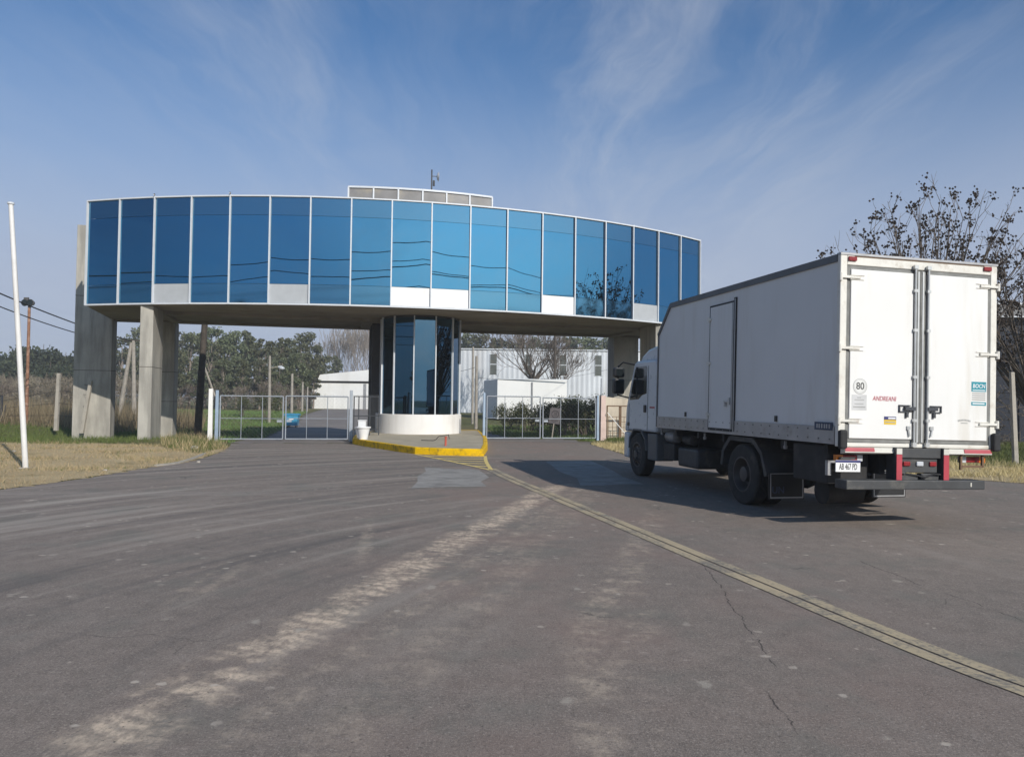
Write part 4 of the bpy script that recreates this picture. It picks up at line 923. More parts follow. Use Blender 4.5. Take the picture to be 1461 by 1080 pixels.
# flower pots and box on the island
def pot(lbl, p, h):
    o = MB().lathe([(0.0, 0.0), (h * 0.34, 0.0), (h * 0.52, h * 0.88), (h * 0.60, h * 0.90), (h * 0.60, h), (h * 0.54, h), (h * 0.46, h * 0.9), (0.0, h * 0.86)], (0, 0, 0), 'z', 24).build('flower_pot', M['plastic_white'], None, True)
    o.location = p; return tag(o, lbl, 'flower pot', 'white pots on the island')
pa = G(518, 626.5, 0.22); pot('larger white plastic pot standing in front on the left end of the island', (pa.x, pa.y, 0.215), 0.46)
pb = G(511, 625.0, 0.22); pot('smaller white pot partly hidden behind the larger pot', (pb.x + 0.02, pb.y + 0.35, 0.215), 0.40)
e = MB(); e.box(-0.14, 0.14, -0.1, 0.1, 0, 0.62); e.box(-0.16, 0.16, -0.12, 0.12, 0.6205, 0.66); o = e.build('meter_box', M['plastic_white'], None, bevel=0.01); o.location = (pb.x + 0.0, pb.y + 0.75, 0.215); tag(o, 'pale upright box behind the white flower pots', 'box')
# small red marker stub, loose wire on the island
pr = G(635.5, 636, 0.212); e = MB(); e.tube([(0, 0, 0), (0.01, 0, 0.28)], 0.035, 8); e.lathe([(0.05, 0.28), (0.05, 0.30)], (0.01, 0, 0), 'z', 10)
o = e.build('marker_stub', M['red_spot']); o.location = (pr.x, pr.y, 0.21); tag(o, 'short faded red stub standing on the yellow kerbed island', 'stub')
wpts = [G(*q, 0.225) for q in ((601, 628), (618, 628.5), (622, 627))] + [D(626, 622.5, G(626, 627, .22).y), D(634, 621.5, G(634, 627, .22).y), D(640, 620, G(640, 626, .22).y), G(641, 626, 0.225)]
e = MB(); e.tube(wpts, 0.013, 5); tag(e.build('loose_cable', M['cable']), 'loose dark cable lying at the foot of the white booth base', 'cable')

# leaning board, low wall and frame by the right column
p0 = toW(xr1 + 0.50, YR - 0.25); e = MB(); e.bar((0, 0.12, 1.22), (0.98, -0.25, 0.0), 0.09, 0.03)
o = e.build('leaning_board', M['white_paint']); o.location = p0; o.rotation_euler = (0, 0, BR); tag(o, 'narrow pale board leaning diagonally against the pinkish pillar', 'board')
e = MB(); e.bar((0, 0, 0.08), (0, 0, 1.52), 0.05); e.bar((1.35, 0, 0.08), (1.35, 0, 1.52), 0.06); e.bar((0, 0, 1.5), (1.35, 0, 1.5), 0.05); e.bar((0.62, 0.02, 0.1), (0.62, 0.02, 1.5), 0.12, 0.03)
for k in range(7): e.bar((0.08 + k * 0.18, 0.0, 0.12), (0.08 + k * 0.18, 0, 1.02), 0.02)
for z in (0.3, 0.55, 0.8, 1.02): e.bar((0.02, 0.03, z), (1.3, 0.03, z), 0.02)
o = e.build('side_gate', M['brown_wood']); o.location = toW(xr1 + 0.72, YR + 0.5); o.rotation_euler = (0, 0, BR); tag(o, 'low brown barred side gate between the pinkish pillar and the truck cab', 'gate')
e = MB(); e.prism_y([(0, 0), (7.5, 0), (7.5, 2.6), (3.2, 2.45), (1.6, 1.8), (0, 1.95)], 0, 0.22); o = e.build('garden_wall', M['cream_wall']); o.location = toW(xr1 + 0.62, YR + 1.6); o.rotation_euler = (0, 0, BR)
tag(o, 'cream plastered wall seen behind the truck cab', 'wall')

# ------------------------------------------------------------------ poles, lamps, fences
def pole(name, lbl, cat, base, top, r0, r1, m, group=None, parts=None):
    base = Vector(base); top = Vector(top); e = MB(); e.tube([(0, 0, -0.1), (top - base) * 0.5, top - base], [r0, (r0 + r1) / 2, r1], 10)
    o = e.build(name, m, None, True); o.location = base; tag(o, lbl, cat, group); return o
b0 = G(37, 668.5); fl_ = pole('flagpole', 'bare white flagpole leaning left on the dry verge', 'flagpole', b0, D(15.5, 291, b0.y - 0.15), 0.062, 0.052, mat('pole_paint', (0.72, 0.71, 0.69), 0.55, var=0.06, dirt=(0.42, 0.34, 0.27), dirt_amt=0.55, dscale=3.0, streak=True))
e = MB(); tp = D(15.5, 291, b0.y - 0.15) - b0; e.lathe([(0.03, -0.02), (0.075, -0.01), (0.075, 0.03), (0.02, 0.045)], tp, 'z', 14); e.build('cap', M['white_alu'], fl_)
e = MB(); e.box(-0.10, 0.10, -0.1, 0.1, -0.05, 0.03); e.build('foot', M['old_concrete'], fl_)
YL = 44.0
b0 = D(38, 585, YL); b0.z = 0; tp = D(42, 432, YL)
lp_ = pole('floodlight_pole', 'rusty red pole with two floodlights above the reeds', 'lamp post', b0, tp, 0.10, 0.075, M['rust'])
for s_ in (-1, 1):
    c = tp - b0 + Vector((s_ * 0.16, -0.06, 0.0)); e = MB(); e.lathe([(0.07, 0.2), (0.13, 0.12), (0.21, -0.12), (0.20, -0.14), (0.03, -0.10)], c + Vector((0, 0, -0.02)), 'y', 14); e.bar(tp - b0, c, 0.05); e.build('floodlight', M['lamp_head'], lp_)
    e = MB(); e.lathe([(0.18, 0), (0.0, 0.012)], c + Vector((0, -0.17, -0.02)), 'y', 14); e.build('lamp_lens', M['cab_glass'], lp_)
e = MB(); e.bar(tp - b0 + Vector((-0.28, 0, 0.28)), tp - b0 + Vector((0.2, 0, -0.1)), 0.06); e.box(tp.x - b0.x - 0.3, tp.x - b0.x - 0.05, -0.06, 0.06, tp.z + 0.12, tp.z + 0.3); e.build('crossarm', M['lamp_head'], lp_)
# verge fence posts
cg = 'old concrete fence posts'
b0 = G(80, 613); post('fence_post', 'upright old concrete post standing in the grass left of the end pier', 'post', (b0.x, b0.y, 0), 2.75, 0.17, M['old_concrete'], group=cg, lean=(0.06, 0), rz=0)
b0 = toW(*(toL(G(116, 611)).x, 7.7) , 0) if False else G(116, 613); post('fence_post', 'leaning old concrete post in front of the end pier', 'post', (D(117, 608, 35.0).x, 35.0, 0), 2.35, 0.16, M['old_concrete'], group=cg, lean=(0.35, 0), rz=0)
b0 = G(1449, 663); b0x = D(1443.5, 531, b0.y)
post('fence_post', 'tall pale concrete post leaning left on the verge right of the truck', 'post', (b0.x, b0.y, 0), b0x.z, 0.13, M['old_concrete'], group=cg, lean=(b0x.x - b0.x, 0), rz=0)
fg = G(2, 606); e = MB(); e.bar((-1.4, 0, 0.05), (-1.4, 0, 1.62), 0.07); e.bar((0, 0, 0.05), (0, 0, 1.62), 0.07); e.bar((-1.4, 0, 1.6), (0, 0, 1.6), 0.06); e.bar((-1.4, 0, 0.9), (0, 0, 0.9), 0.04); e.bar((0.12, 0, 0.05), (0.2, 0, 1.1), 0.05)
for k in range(9): e.bar((-1.3 + k * 0.15, 0, 0.1), (-1.3 + k * 0.15, 0, 1.58), 0.02)
o = e.build('field_gate', M['dark_steel']); o.location = (fg.x, fg.y, 0); tag(o, 'dark rounded metal field gate cut by the left edge of the photo', 'gate')
# fence wires on the verge posts
e = MB(); ca, cb = G(80, 613), Vector((D(117, 608, 35.0).x, 35.0, 0))
for z in (0.7, 1.3, 1.9, 2.4): e.tube([(fg.x, fg.y, z * 0.7), (ca.x + 0.1, ca.y, z), (cb.x + 0.2, cb.y, z * 0.9)], 0.008, 4)
tag(e.build('fence_wire', M['cable']), 'thin fence wires strung from the field gate to the leaning concrete post', 'wire')
# A-frame of two concrete poles between pier and column
YA = 52
a0 = D(170, 600, YA); a0.z = 0; at = D(188, 487, YA); ap_ = thing('strutted_pole', 'pair of pale concrete poles meeting in an A shape behind the columns', 'utility pole', a0)
for nm, (bx, by), (tx, ty) in (('strut', (169, 602), (187.5, 489)), ('pole', (191.5, 598), (190.5, 486))):
    b_ = D(bx, by, YA); b_.z = -0.1; e = MB(); e.tube([b_ - a0, D(tx, ty, YA) - a0], [0.16, 0.11], 8); e.build(nm, M['grey_pole'], ap_)
e = MB(); e.bar(at - a0 + Vector((-0.5, 0, 0.05)), at - a0 + Vector((0.5, 0, 0.05)), 0.1); e.build('crossarm', M['wood_pole'], ap_)
# dark leaning wooden pole with its stay behind the gate
YD = 41
b_ = D(282, 608, YD); b_.z = float(gz(b_.x, YD)); dp = pole('utility_pole', 'dark tarred wooden pole leaning right, seen through the left gateway', 'utility pole', b_, D(293.5, 440, YD), 0.20, 0.15, M['wood_pole'])
YD2 = 44.5
b2 = D(313, 583, YD2); e = MB(); e.tube([(0, 0, 0), D(292, 524, YD2) - b2], 0.06, 6); o = e.build('stay_prop', M['grey_pole']); o.location = b2; tag(o, 'thin grey prop slanting against the dark tarred pole', 'prop')
def mast(px, py0, py1, Y, r, m, lbl, arm=None, name='utility_pole', cat='utility pole'):
    b_ = D(px, py0, Y); b_.z = float(gz(b_.x, Y)); tp_ = D(px + 1, py1, Y); o = pole(name, lbl, cat, b_, tp_, r, r * 0.75, m)
    h = tp_ - b_
    if arm == 'lamp':
        z = h.z * 0.82; e = MB(); e.tube([(0, 0, z), (0.7, 0, z + 0.12)], 0.04, 6); e.build('bracket', M['grey_pole'], o)
        e = MB(); e.lathe([(0.06, 0), (0.22, -0.1), (0.22, -0.2), (0.12, -0.28)], (0.95, 0, z + 0.15), 'z', 10); e.bar((0.65, 0, z + 0.12), (0.95, 0, z + 0.14), 0.12); e.build('lantern', M['clear_lens'], o)
    elif arm == 'cross':
        for zz in (0.97, 0.88):
            e = MB(); e.bar((-0.7, 0, h.z * zz), (0.7, 0, h.z * zz), 0.1); e.build('crossarm', M['wood_pole'], o)
    return o, b_ + h
mast(233, 590, 484, 58, 0.12, M['grey_pole'], 'thin pale concrete pole just left of the dark tarred pole', 'cross')
mast(384, 598, 508, 62, 0.13, M['grey_pole'], 'pale lamp post with a white lantern above the left gate', 'lamp', 'street_lamp', 'lamp post')
mast(416, 588, 533, 80, 0.16, M['grey_pole'], 'grey pole behind the blue dumpster', None)
mast(431, 586, 545, 90, 0.14, M['grey_pole'], 'short grey pole left of the white gabled shed', None)
mast(438, 585, 552, 96, 0.12, M['grey_pole'], 'shortest grey pole close to the corner of the white gabled shed', None)
_, t1 = mast(674, 596, 495, 66, 0.11, M['grey_pole'], 'thin tall pole at the left end of the corrugated warehouse', None)
_, t2 = mast(679, 604, 508, 56, 0.13, M['grey_pole'], 'thicker pale pole just right of the thin pole by the booth', None)
_, t3 = mast(791, 590, 472, 74, 0.14, M['wood_pole'], 'dark pole with crossarms rising behind the white container', 'cross')
_, t4 = mast(857, 590, 540, 70, 0.07, M['steel'], 'thin bent metal pipe at the right end of the corrugated warehouse', None, 'pipe', 'pipe')
def cable(lbl, a, b_, sag, r=0.012, group='thin wires behind the right gate', n=14, name='cable'):
    e = MB(); a = Vector(a); b_ = Vector(b_)
    e.tube([a.lerp(b_, k / n) - Vector((0, 0, sag * 4 * (k / n) * (1 - k / n))) for k in range(n + 1)], r, 5, False)
    return tag(e.build(name, M['cable']), lbl, 'cable', group)
cable('thin wire from the tall pole by the booth to the dark pole with crossarms', t1, t3, 0.6, 0.016)
cable('lower wire from the thick pale pole to the right edge of the warehouse', t2 - Vector((0, 0, 1.6)), D(868, 527, 80), 0.5, 0.014)
cable('wire running left from the thick pale pole behind the booth', t2 - Vector((0, 0, 0.8)), D(600, 530, 64), 0.3, 0.014)
# two supply cables at the upper left
cable('upper black supply cable crossing the sky left of the end pier', D(-420, 212, 21), at, 0.55, 0.034, 'supply cables left of the gatehouse', 24)
cable('lower black supply cable crossing the sky left of the end pier', D(-420, 236, 21), at - Vector((0.3, 0, 0.25)), 0.75, 0.028, 'supply cables left of the gatehouse', 24)
# cables over the road behind the viewer: only their mirror images show, in the glass band
for i, (z, y, sg, r, sl) in enumerate(((18.2, -23, 1.0, 0.05, 0.8), (16.6, -24, 1.3, 0.045, 0.3), (15.2, -22.5, 0.9, 0.06, 1.2), (14.0, -25, 1.1, 0.045, -0.4), (12.6, -23.5, 0.8, 0.055, 0.6), (11.6, -24, 1.0, 0.04, 0.4))):
    for k in range(-3, 4):
        xa, xb = k * 36 - 23, k * 36 + 13
        cable('street cable behind the viewer, mirrored as a dark line in the blue glass', (xa, y - xa * 0.05, z + xa * 0.035 + sl * math.sin(xa * 0.05)), (xb, y - xb * 0.05, z + xb * 0.035 + sl * math.sin(xb * 0.05)), sg, r, 'street cables mirrored in the glass band', 14, 'street_cable')

# dumpster
YB = 54.5; b_ = D(417, 603, YB); b_.z = float(gz(b_.x, YB)) + 0.016; du = thing('dumpster', 'blue wheeled dumpster standing behind the left gate', 'dumpster', b_, 0.1)
e = MB(); e.prism_y([(-0.36, 0.14), (0.36, 0.14), (0.48, 0.86), (-0.48, 0.86)], -0.40, 0.40); e.build('bin_body', M['dumpster_blue'], du, bevel=0.02)
e = MB(); e.prism_x([(-0.44, 0.865), (0.44, 0.865), (0.44, 0.90), (0.0, 0.99), (-0.44, 0.90)], -0.52, 0.52); e.build('lid', M['dumpster_blue'], du)
for sx in (-1, 1):
    for sy in (-1, 1):
        e = MB(); e.lathe([(0.07, -0.025), (0.07, 0.025)], (sx * 0.28, sy * 0.3, 0.07), 'x', 12); e.build('wheel', M['rubber'], du)
e = MB(); e.box(-0.16, 0.16, -0.452, -0.425, 0.55, 0.62); e.build('print', M['ink_white'], du)
# speed sign, tilted, behind the right gate
YS = 40.0; b_ = D(787, 614, YS); b_.z = float(gz(b_.x, YS))
sg = thing('speed_sign', 'weathered grey speed sign board tilted on its post behind the right gate', 'sign', b_)
tp = D(795, 578, YS) - b_; lean = math.atan2(tp.x, tp.z)
Rm = Matrix.Rotation(lean * 0.85, 4, 'Y')
e = MB(Rm); e.bar((0, 0.03, -0.1), (0, 0.03, 1.5), 0.06); e.build('sign_post', M['grey_pole'], sg)
e = MB(Rm); e.box(-0.29, 0.29, -0.01, 0.0, 0.95, 1.78); bd = e.build('board', M['sign_grey'], sg)
cz = 1.45; ring = []
e = MB(Rm); n = 28
vs = [(r_ * math.cos(2 * math.pi * k / n), -0.013, cz + r_ * math.sin(2 * math.pi * k / n)) for r_ in (0.20, 0.155) for k in range(n)]
e.add(vs, [(k, (k + 1) % n, n + (k + 1) % n, n + k) for k in range(n)]); e.build('ring', M['sign_dark'], bd)
text('20', 0.24, M['sign_dark'], bd, Rm @ Matrix.Translation((0, -0.014, cz)) @ Matrix.Rotation(R(90), 4, 'X'), 'numerals', bold=0.004, sx=0.8)
e = MB(Rm)
for k, (x0, x1) in enumerate(((-0.2, 0.16), (-0.18, 0.19), (-0.14, 0.1))): e.box(x0, x1, -0.013, -0.0105, 1.18 - k * 0.075, 1.205 - k * 0.075)
e.build('print_line', M['sign_dark'], bd)

# ------------------------------------------------------------------ sheds behind
YS = 118.0
p0 = D(444, 583, YS); x0 = p0.x; ze = D(444, 536, YS).z; xr_ = D(640, 536, YS).x; zr = D(560, 526.5, YS).z; zl = D(470, 542.5, YS).z
ws = thing('white_shed', 'long white low-gabled shed at the end of the yard behind the left gate', 'shed', (x0, YS, 0))
W = xr_ - x0
e = MB(); e.prism_y([(0.15, -0.1), (W - 0.15, -0.1), (W - 0.15, zl - 0.12), (0.15, zl - 0.12)], 0, 26); e.build('wall', M['shed_white'], ws)
e = MB(); e.box(0.05, W - 0.05, -0.03, 0.1, zl - 0.42, zl - 0.12); e.build('gutter', M['joint'], ws)
e = MB(); e.prism_y([(-0.1, zl - 0.10), (W + 0.1, zl - 0.10), (W + 0.1, ze), (W / 2, zr), (-0.1, ze)], -0.5, 26.5); e.build('roof', M['shed_white'], ws)
e = MB(); e.box(W * 0.38, W * 0.40, -0.08, 0.0, 0, zl - 0.5); e.build('downpipe', M['alu'], ws)
e = MB(); e.box(W * 0.10, W * 0.17, -0.06, 0.0, 0, 2.4); e.build('door', M['white_panel'], ws)
# corrugated warehouse
YW = 98.0
xa = D(610, 590, YW).x; xb = D(1040, 590, YW).x; zt = D(760, 499.5, YW).z
wh = thing('warehouse', 'long corrugated silver warehouse with tall narrow windows behind the right gate', 'warehouse', (xa, YW, 0))
e = MB(); n = int((xb - xa) / 0.16); vs = []
for k in range(n + 1):
    x = k * 0.16; y = (0.0, 0.0, 0.03, 0.03)[k % 4]
    vs += [(x, y, -0.1), (x, y, zt)]
e.add(vs, [(2 * k, 2 * k + 2, 2 * k + 3, 2 * k + 1) for k in range(n)]); Lw = n * 0.16
e.box(0, Lw, 0.3, 30, -0.1, zt - 0.05)
e.build('wall', M['ware_metal'], wh)
e = MB(); e.box(-0.1, Lw + 0.1, -0.16, 0.25, zt - 0.02, zt + 0.12); e.box(-0.1, Lw + 0.1, 0.26, 30.2, zt - 0.045, zt + 0.10); e.build('roof', M['ware_metal'], wh)
for px in (704, 754, 803, 853.5, 903):
    xw = D(px, 520, YW).x - xa; z1_, z0_ = D(px, 505.5 + (px - 704) * 0.012, YW).z, D(px, 534 + (px - 704) * 0.012, YW).z
    e = MB(); e.box(xw - 0.42, xw + 0.42, -0.06, 0.05, z0_, z1_); wn = e.build('window', M['window_dark'], wh)
    e = MB(); zm = (z0_ + z1_) / 2; e.box(xw - 0.42, xw + 0.42, -0.075, -0.0605, zm - 0.05, zm + 0.05); e.box(xw - 0.48, xw - 0.421, -0.08, 0.03, z0_ - 0.05, z1_ + 0.05); e.box(xw + 0.421, xw + 0.48, -0.08, 0.03, z0_ - 0.05, z1_ + 0.05); e.build('window_frame', M['ware_metal'], wn)
# flat white container building in front of it
YC = 72.0
c0, c1 = D(709, 595, YC), D(809, 595, YC); zc_ = D(760, 541.5, YC).z; back = D(690, 590, YC + 7)
co = thing('container', 'windowless white container building in front of the corrugated warehouse', 'container', (c0.x, YC, 0))
Wc = c1.x - c0.x; dx = back.x - c0.x
e = MB(); e.prism([(0, 0), (Wc, 0.4), (Wc + dx, 7.4), (dx, 7)], -0.1, zc_); e.build('body', M['shed_white'], co, bevel=0.03)
e = MB(); e.box(Wc / 2 - 0.07, Wc / 2 + 0.07, 0.10, 0.24, -0.1, zc_ - 0.25); e.build('seam_post', M['alu'], co)
e = MB(); e.box(-0.05, Wc + 0.05, -0.06, 0.0, zc_ - 0.02, zc_ + 0.06); e.build('roof_edge', M['white_alu'], co)
# dark wall at the right edge behind the verge fence
YN = 34
p0 = D(1380, 600, YN); e = MB(); e.box(0, 16, 0, 0.2, 0, D(1440, 512, YN).z); nw = e.build('boundary_wall', M['navy_shade_wall']); nw.location = (p0.x, YN + 2.5, 0); tag(nw, 'dark shaded wall behind the green verge right of the truck', 'wall')
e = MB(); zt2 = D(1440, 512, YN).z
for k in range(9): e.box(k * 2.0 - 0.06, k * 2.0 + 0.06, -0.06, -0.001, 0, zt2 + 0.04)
e.build('wall_post', M['navy_shade_wall'], nw)
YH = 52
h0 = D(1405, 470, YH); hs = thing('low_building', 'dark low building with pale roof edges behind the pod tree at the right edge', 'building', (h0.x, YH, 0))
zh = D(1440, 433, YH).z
e = MB(); e.box(0, 22, 0, 9, -0.1, zh - 1.0); e.build('wall', M['navy_shade_wall'], hs)
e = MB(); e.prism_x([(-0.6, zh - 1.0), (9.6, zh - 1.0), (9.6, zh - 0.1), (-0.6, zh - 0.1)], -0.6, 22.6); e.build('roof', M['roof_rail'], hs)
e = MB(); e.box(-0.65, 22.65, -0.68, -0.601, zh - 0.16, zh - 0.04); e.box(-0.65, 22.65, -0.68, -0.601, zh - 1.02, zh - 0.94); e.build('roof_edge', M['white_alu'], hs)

# ------------------------------------------------------------------ vegetation
rg = np.random.default_rng(5)
def quads(Cn, size, rg, aspect=0.55, droop=0.0):       # leaf quads of random orientation at centres Cn
    N = len(Cn); a = rg.normal(size=(N, 3)); a[:, 2] -= droop; a /= np.linalg.norm(a, axis=1)[:, None]
    b_ = rg.normal(size=(N, 3)); b_ -= (b_ * a).sum(1)[:, None] * a; b_ /= np.linalg.norm(b_, axis=1)[:, None]
    s_ = (size * rg.uniform(0.6, 1.4, N))[:, None]
    a = a * s_; b_ = b_ * s_ * aspect
    return np.stack([Cn - a * .5, Cn + b_ * .5, Cn + a * .5, Cn - b_ * .5], 1).reshape(-1, 3)
def clumps(cs, rs, n, rg, flat=0.75):
    out = []
    for c, r_ in zip(cs, rs):
        d = rg.normal(size=(n, 3)); d /= np.linalg.norm(d, axis=1)[:, None]
        rad = r_ * rg.uniform(0.25, 1.0, n) ** 0.6 * (1 + 0.25 * np.sin(d[:, 0] * 5 + c[0]))
        p = d * rad[:, None]; p[:, 2] *= flat; out.append(p + c)
    return np.concatenate(out)
def limb_tubes(mb, base, ends, r0, rg, n=5):
    for e_ in ends:
        e_ = np.array(e_); m_ = base + (e_ - base) * 0.5 + rg.normal(size=3) * 0.25
        mb.tube([tuple(base), tuple(m_), tuple(e_)], [r0, r0 * 0.6, r0 * 0.2], n, False)
def leafy_tree(name, lbl, cat, H, Wd, lm, bark, seed, ncl=24, n=130, leaf=0.55, shape='euc', group=None):
    rg = np.random.default_rng(seed); t_ = thing(name, lbl, cat, (0, 0, 0), 0, group)
    if shape == 'euc':
        h = rg.uniform(0.22, 1.0, ncl); prof = np.where(h < 0.55, 0.55 + 0.8 * (h - 0.2), 1.0 - 1.5 * (h - 0.6).clip(0) )
        th = rg.uniform(0, 2 * np.pi, ncl); rr = Wd * 0.5 * prof * np.sqrt(rg.uniform(0.05, 1, ncl))
        cs = np.stack([rr * np.cos(th), rr * np.sin(th), h * H * 0.92], 1); rs = Wd * rg.uniform(0.09, 0.19, ncl)
    else:                                             # round, dense
        d = rg.normal(size=(ncl, 3)); d /= np.linalg.norm(d, axis=1)[:, None]; d *= rg.uniform(0.3, 1, ncl)[:, None]
        cs = d * [Wd * 0.42, Wd * 0.42, H * 0.36] + [0, 0, H * 0.55]; rs = Wd * rg.uniform(0.14, 0.24, ncl)
    Cn = clumps(cs, rs, n, rg); Cn = Cn[Cn[:, 2] > 0.3]
    o = finish('crown', npmesh('crown', quads(Cn, leaf, rg, 0.6, 0.3), 4), lm, t_)
    e = MB(); e.tube([(0, 0, -0.2), (0.1, 0, H * 0.3), (-0.1, 0.1, H * 0.62), (0, 0, H * 0.9)], [H * 0.018, H * 0.014, H * 0.009, H * 0.003], 7)
    for c in cs[:14]:
        z0 = max(H * 0.15, c[2] * 0.62); limb_tubes(e, np.array([0, 0, z0]), [c], H * 0.006, rg)
    e.build('trunk', bark, t_, True); return t_
def branch(mb, p, d, L, r_, depth, rg, tips, spread=0.55, up=0.12, kids=(2, 4), seg=3, minr=0.006, shrink=0.72):
    pts = [p]; rad = [r_]; q = p.copy(); dd = d.copy()
    for i in range(seg):
        dd = dd + rg.normal(size=3) * 0.13; dd[2] += up * 0.5; dd /= np.linalg.norm(dd)
        q = q + dd * L / seg; pts.append(q.copy()); rad.append(max(minr, r_ * (1 - 0.45 * (i + 1) / seg)))
    mb.tube([tuple(x) for x in pts], rad, 6 if r_ > 0.05 else (4 if r_ > 0.02 else 3), False)
    if depth == 0: tips.append((q.copy(), dd.copy())); return
    for k in range(rg.integers(kids[0], kids[1] + 1)):
        nd = dd + rg.normal(size=3) * spread; nd[2] += up; nd /= np.linalg.norm(nd)
        f = rg.uniform(0.45, 1.0) if k else 1.0
        i = min(seg, int(np.ceil(f * seg))); st_ = pts[i]
        branch(mb, np.array(st_), nd, L * shrink * rg.uniform(0.8, 1.2), max(minr, rad[i] * 0.72), depth - 1, rg, tips, spread, up, kids, seg, minr, shrink)
def bare_tree(name, lbl, cat, H, seed, bark, depth=5, n0=5, trunk=0.3, r0=0.16, spread=0.5, up=0.15, minr=0.012, kids=(2, 3), fan=0.7, group=None, shrink=0.72, l0=0.24):
    rg = np.random.default_rng(seed); t_ = thing(name, lbl, cat, (0, 0, 0), 0, group)
    e = MB(); e.tube([(0, 0, -0.2), (0.03, 0, H * trunk * 0.5), (0, 0.02, H * trunk)], [r0 * 1.25, r0, r0 * 0.95], 9); e.build('trunk', bark, t_, True)
    e = MB(); tips = []
    for k in range(n0):
        a = 2 * math.pi * (k + rg.uniform(-.2, .2)) / n0; f = fan * rg.uniform(0.6, 1.2)
        d = np.array([math.cos(a) * f, math.sin(a) * f, 1.0]); d /= np.linalg.norm(d)
        branch(e, np.array([0, 0, H * trunk * rg.uniform(0.9, 1.0)]), d, H * l0 * rg.uniform(0.8, 1.15), r0 * 0.55, depth, rg, tips, spread, up, kids, 3, minr, shrink)
    e.build('crown', bark, t_); return t_, tips
# pod tree at the right behind the truck
def pods(tips, rg, keep, r0=0.05, per=7):
    V = []
    oc = np.array([(1, 0, 0), (0, 1, 0), (-1, 0, 0), (0, -1, 0)], float)
    for p, d in tips:
        if rg.random() > keep: continue
        for k in range(rg.integers(2, per + 2)):
            c = p + rg.normal(size=3) * 0.075 - [0, 0, 0.02]; r_ = r0 * rg.uniform(0.6, 1.2); up_ = np.array([0, 0, r_])
            for i in range(4):
                a, b_ = oc[i] * r_, oc[(i + 1) % 4] * r_
                V += [c + a, c + b_, c + up_, c + b_, c + a, c - up_]
    return np.array(V)
def pod_tree(lbl, base, H, Rw, seed, nb=30, fork=0.22, keep=0.75):
    rg = np.random.default_rng(seed); t_ = thing('pod_tree', lbl, 'tree', base)
    e = MB(); zf = H * fork
    e.tube([(0, 0, -0.2), (0.06, 0, zf * 0.5), (0, 0.04, zf)], [0.26, 0.2, 0.18], 9); e.build('trunk', M['bark'], t_, True)
    e = MB(); tips = []
    def bez(a, b_, c, n): return [a * (1 - k / n) ** 2 + 2 * b_ * (k / n) * (1 - k / n) + c * (k / n) ** 2 for k in range(n + 1)]
    def twig(p, d, L, r_, dep):
        d = d + rg.normal(size=3) * 0.16; d[2] += 0.18; d /= np.linalg.norm(d)
        m_ = p + d * L * 0.55 + rg.normal(size=3) * L * 0.05; q = m_ + (d + [0, 0, 0.25]) * L * 0.45
        e.tube([tuple(p), tuple(m_), tuple(q)], [r_, r_ * 0.75, r_ * 0.5], 3, False); tips.append((q, d))
        if dep:
            for _ in range(rg.integers(1, 4)):
                nd = d + rg.normal(size=3) * 0.55; nd[2] += 0.15; nd /= np.linalg.norm(nd); f = rg.uniform(0.3, 0.95)
                twig(p + (q - p) * f, nd, L * rg.uniform(0.4, 0.7), max(0.006, r_ * 0.65), dep - 1)
    for k in range(nb):
        a = 2 * math.pi * (k * 0.618 % 1); u_ = ((k + 0.5) / nb); th = math.acos(1 - u_ * 0.93)
        rr = rg.uniform(0.78, 1.03)
        tg = np.array([Rw * math.sin(th) * math.cos(a) * rr, Rw * math.sin(th) * math.sin(a) * rr, H * 0.62 + (H * 0.38) * math.cos(th) * rr])
        st_ = np.array([0, 0, zf * rg.uniform(0.75, 1.0)]); ct = np.array([tg[0] * 0.42, tg[1] * 0.42, zf + (tg[2] - zf) * 0.45]) + rg.normal(size=3) * 0.18
        pts = bez(st_, ct, tg, 8); pts = [p + rg.normal(size=3) * 0.035 * (0 < n_ < 8) for n_, p in enumerate(pts)]
        e.tube([tuple(p) for p in pts], [0.055 * (1 - 0.11 * n_) + 0.004 for n_ in range(9)], 5, False)
        tips.append((pts[-1], pts[-1] - pts[-2]))
        for n_ in range(3, 9):
            for _ in range(rg.integers(1, 3)):
                dd = pts[n_] - pts[n_ - 1]; dd = dd / np.linalg.norm(dd) + rg.normal(size=3) * 0.5; twig(pts[n_], dd / np.linalg.norm(dd), rg.uniform(0.4, 1.0), 0.012, 1)
    e.build('crown', M['bark'], t_)
    finish('seed_pods', npmesh('seed_pods', pods(tips, rg, keep), 3), M['pod'], t_); return t_
pod_tree('leafless tree hung with dark seed pods rising above the truck roof', (15.6, 28.6, 0), 9.5, 3.8, 21, 60, keep=0.45)
pod_tree('leafless pod tree cut by the right edge of the photo', (19.8, 28.9, 0), 7.7, 3.4, 23, 44, keep=0.45)
bare_t, _ = bare_tree('thorn_thicket', 'dense brown leafless thicket hanging over the dark wall at the right edge', 'thicket', 5.4, 41, M['twig_brown'], depth=5, n0=9, trunk=0.12, r0=0.1, spread=0.7, up=0.0, minr=0.01, kids=(2, 3), fan=1.0, l0=0.26)
bare_t.location = (19.2, 33.6, 0)
# fan-shaped pruned tree behind the container
ft, _ = bare_tree('pruned_tree', 'leafless tree with branches fanning out above the white container', 'tree', 10.5, 31, M['bark'], depth=5, n0=11, trunk=0.38, r0=0.24, spread=0.36, up=0.16, minr=0.017, kids=(2, 3), fan=1.0, shrink=0.74, l0=0.22)
pT = D(760, 590, 86); ft.location = (pT.x, 86, 0)
f2 = dup(ft, (D(795, 590, 88).x, 88, 0), 2.1, 0.78, 'smaller leafless tree with upright twigs beside the dark crossarm pole')
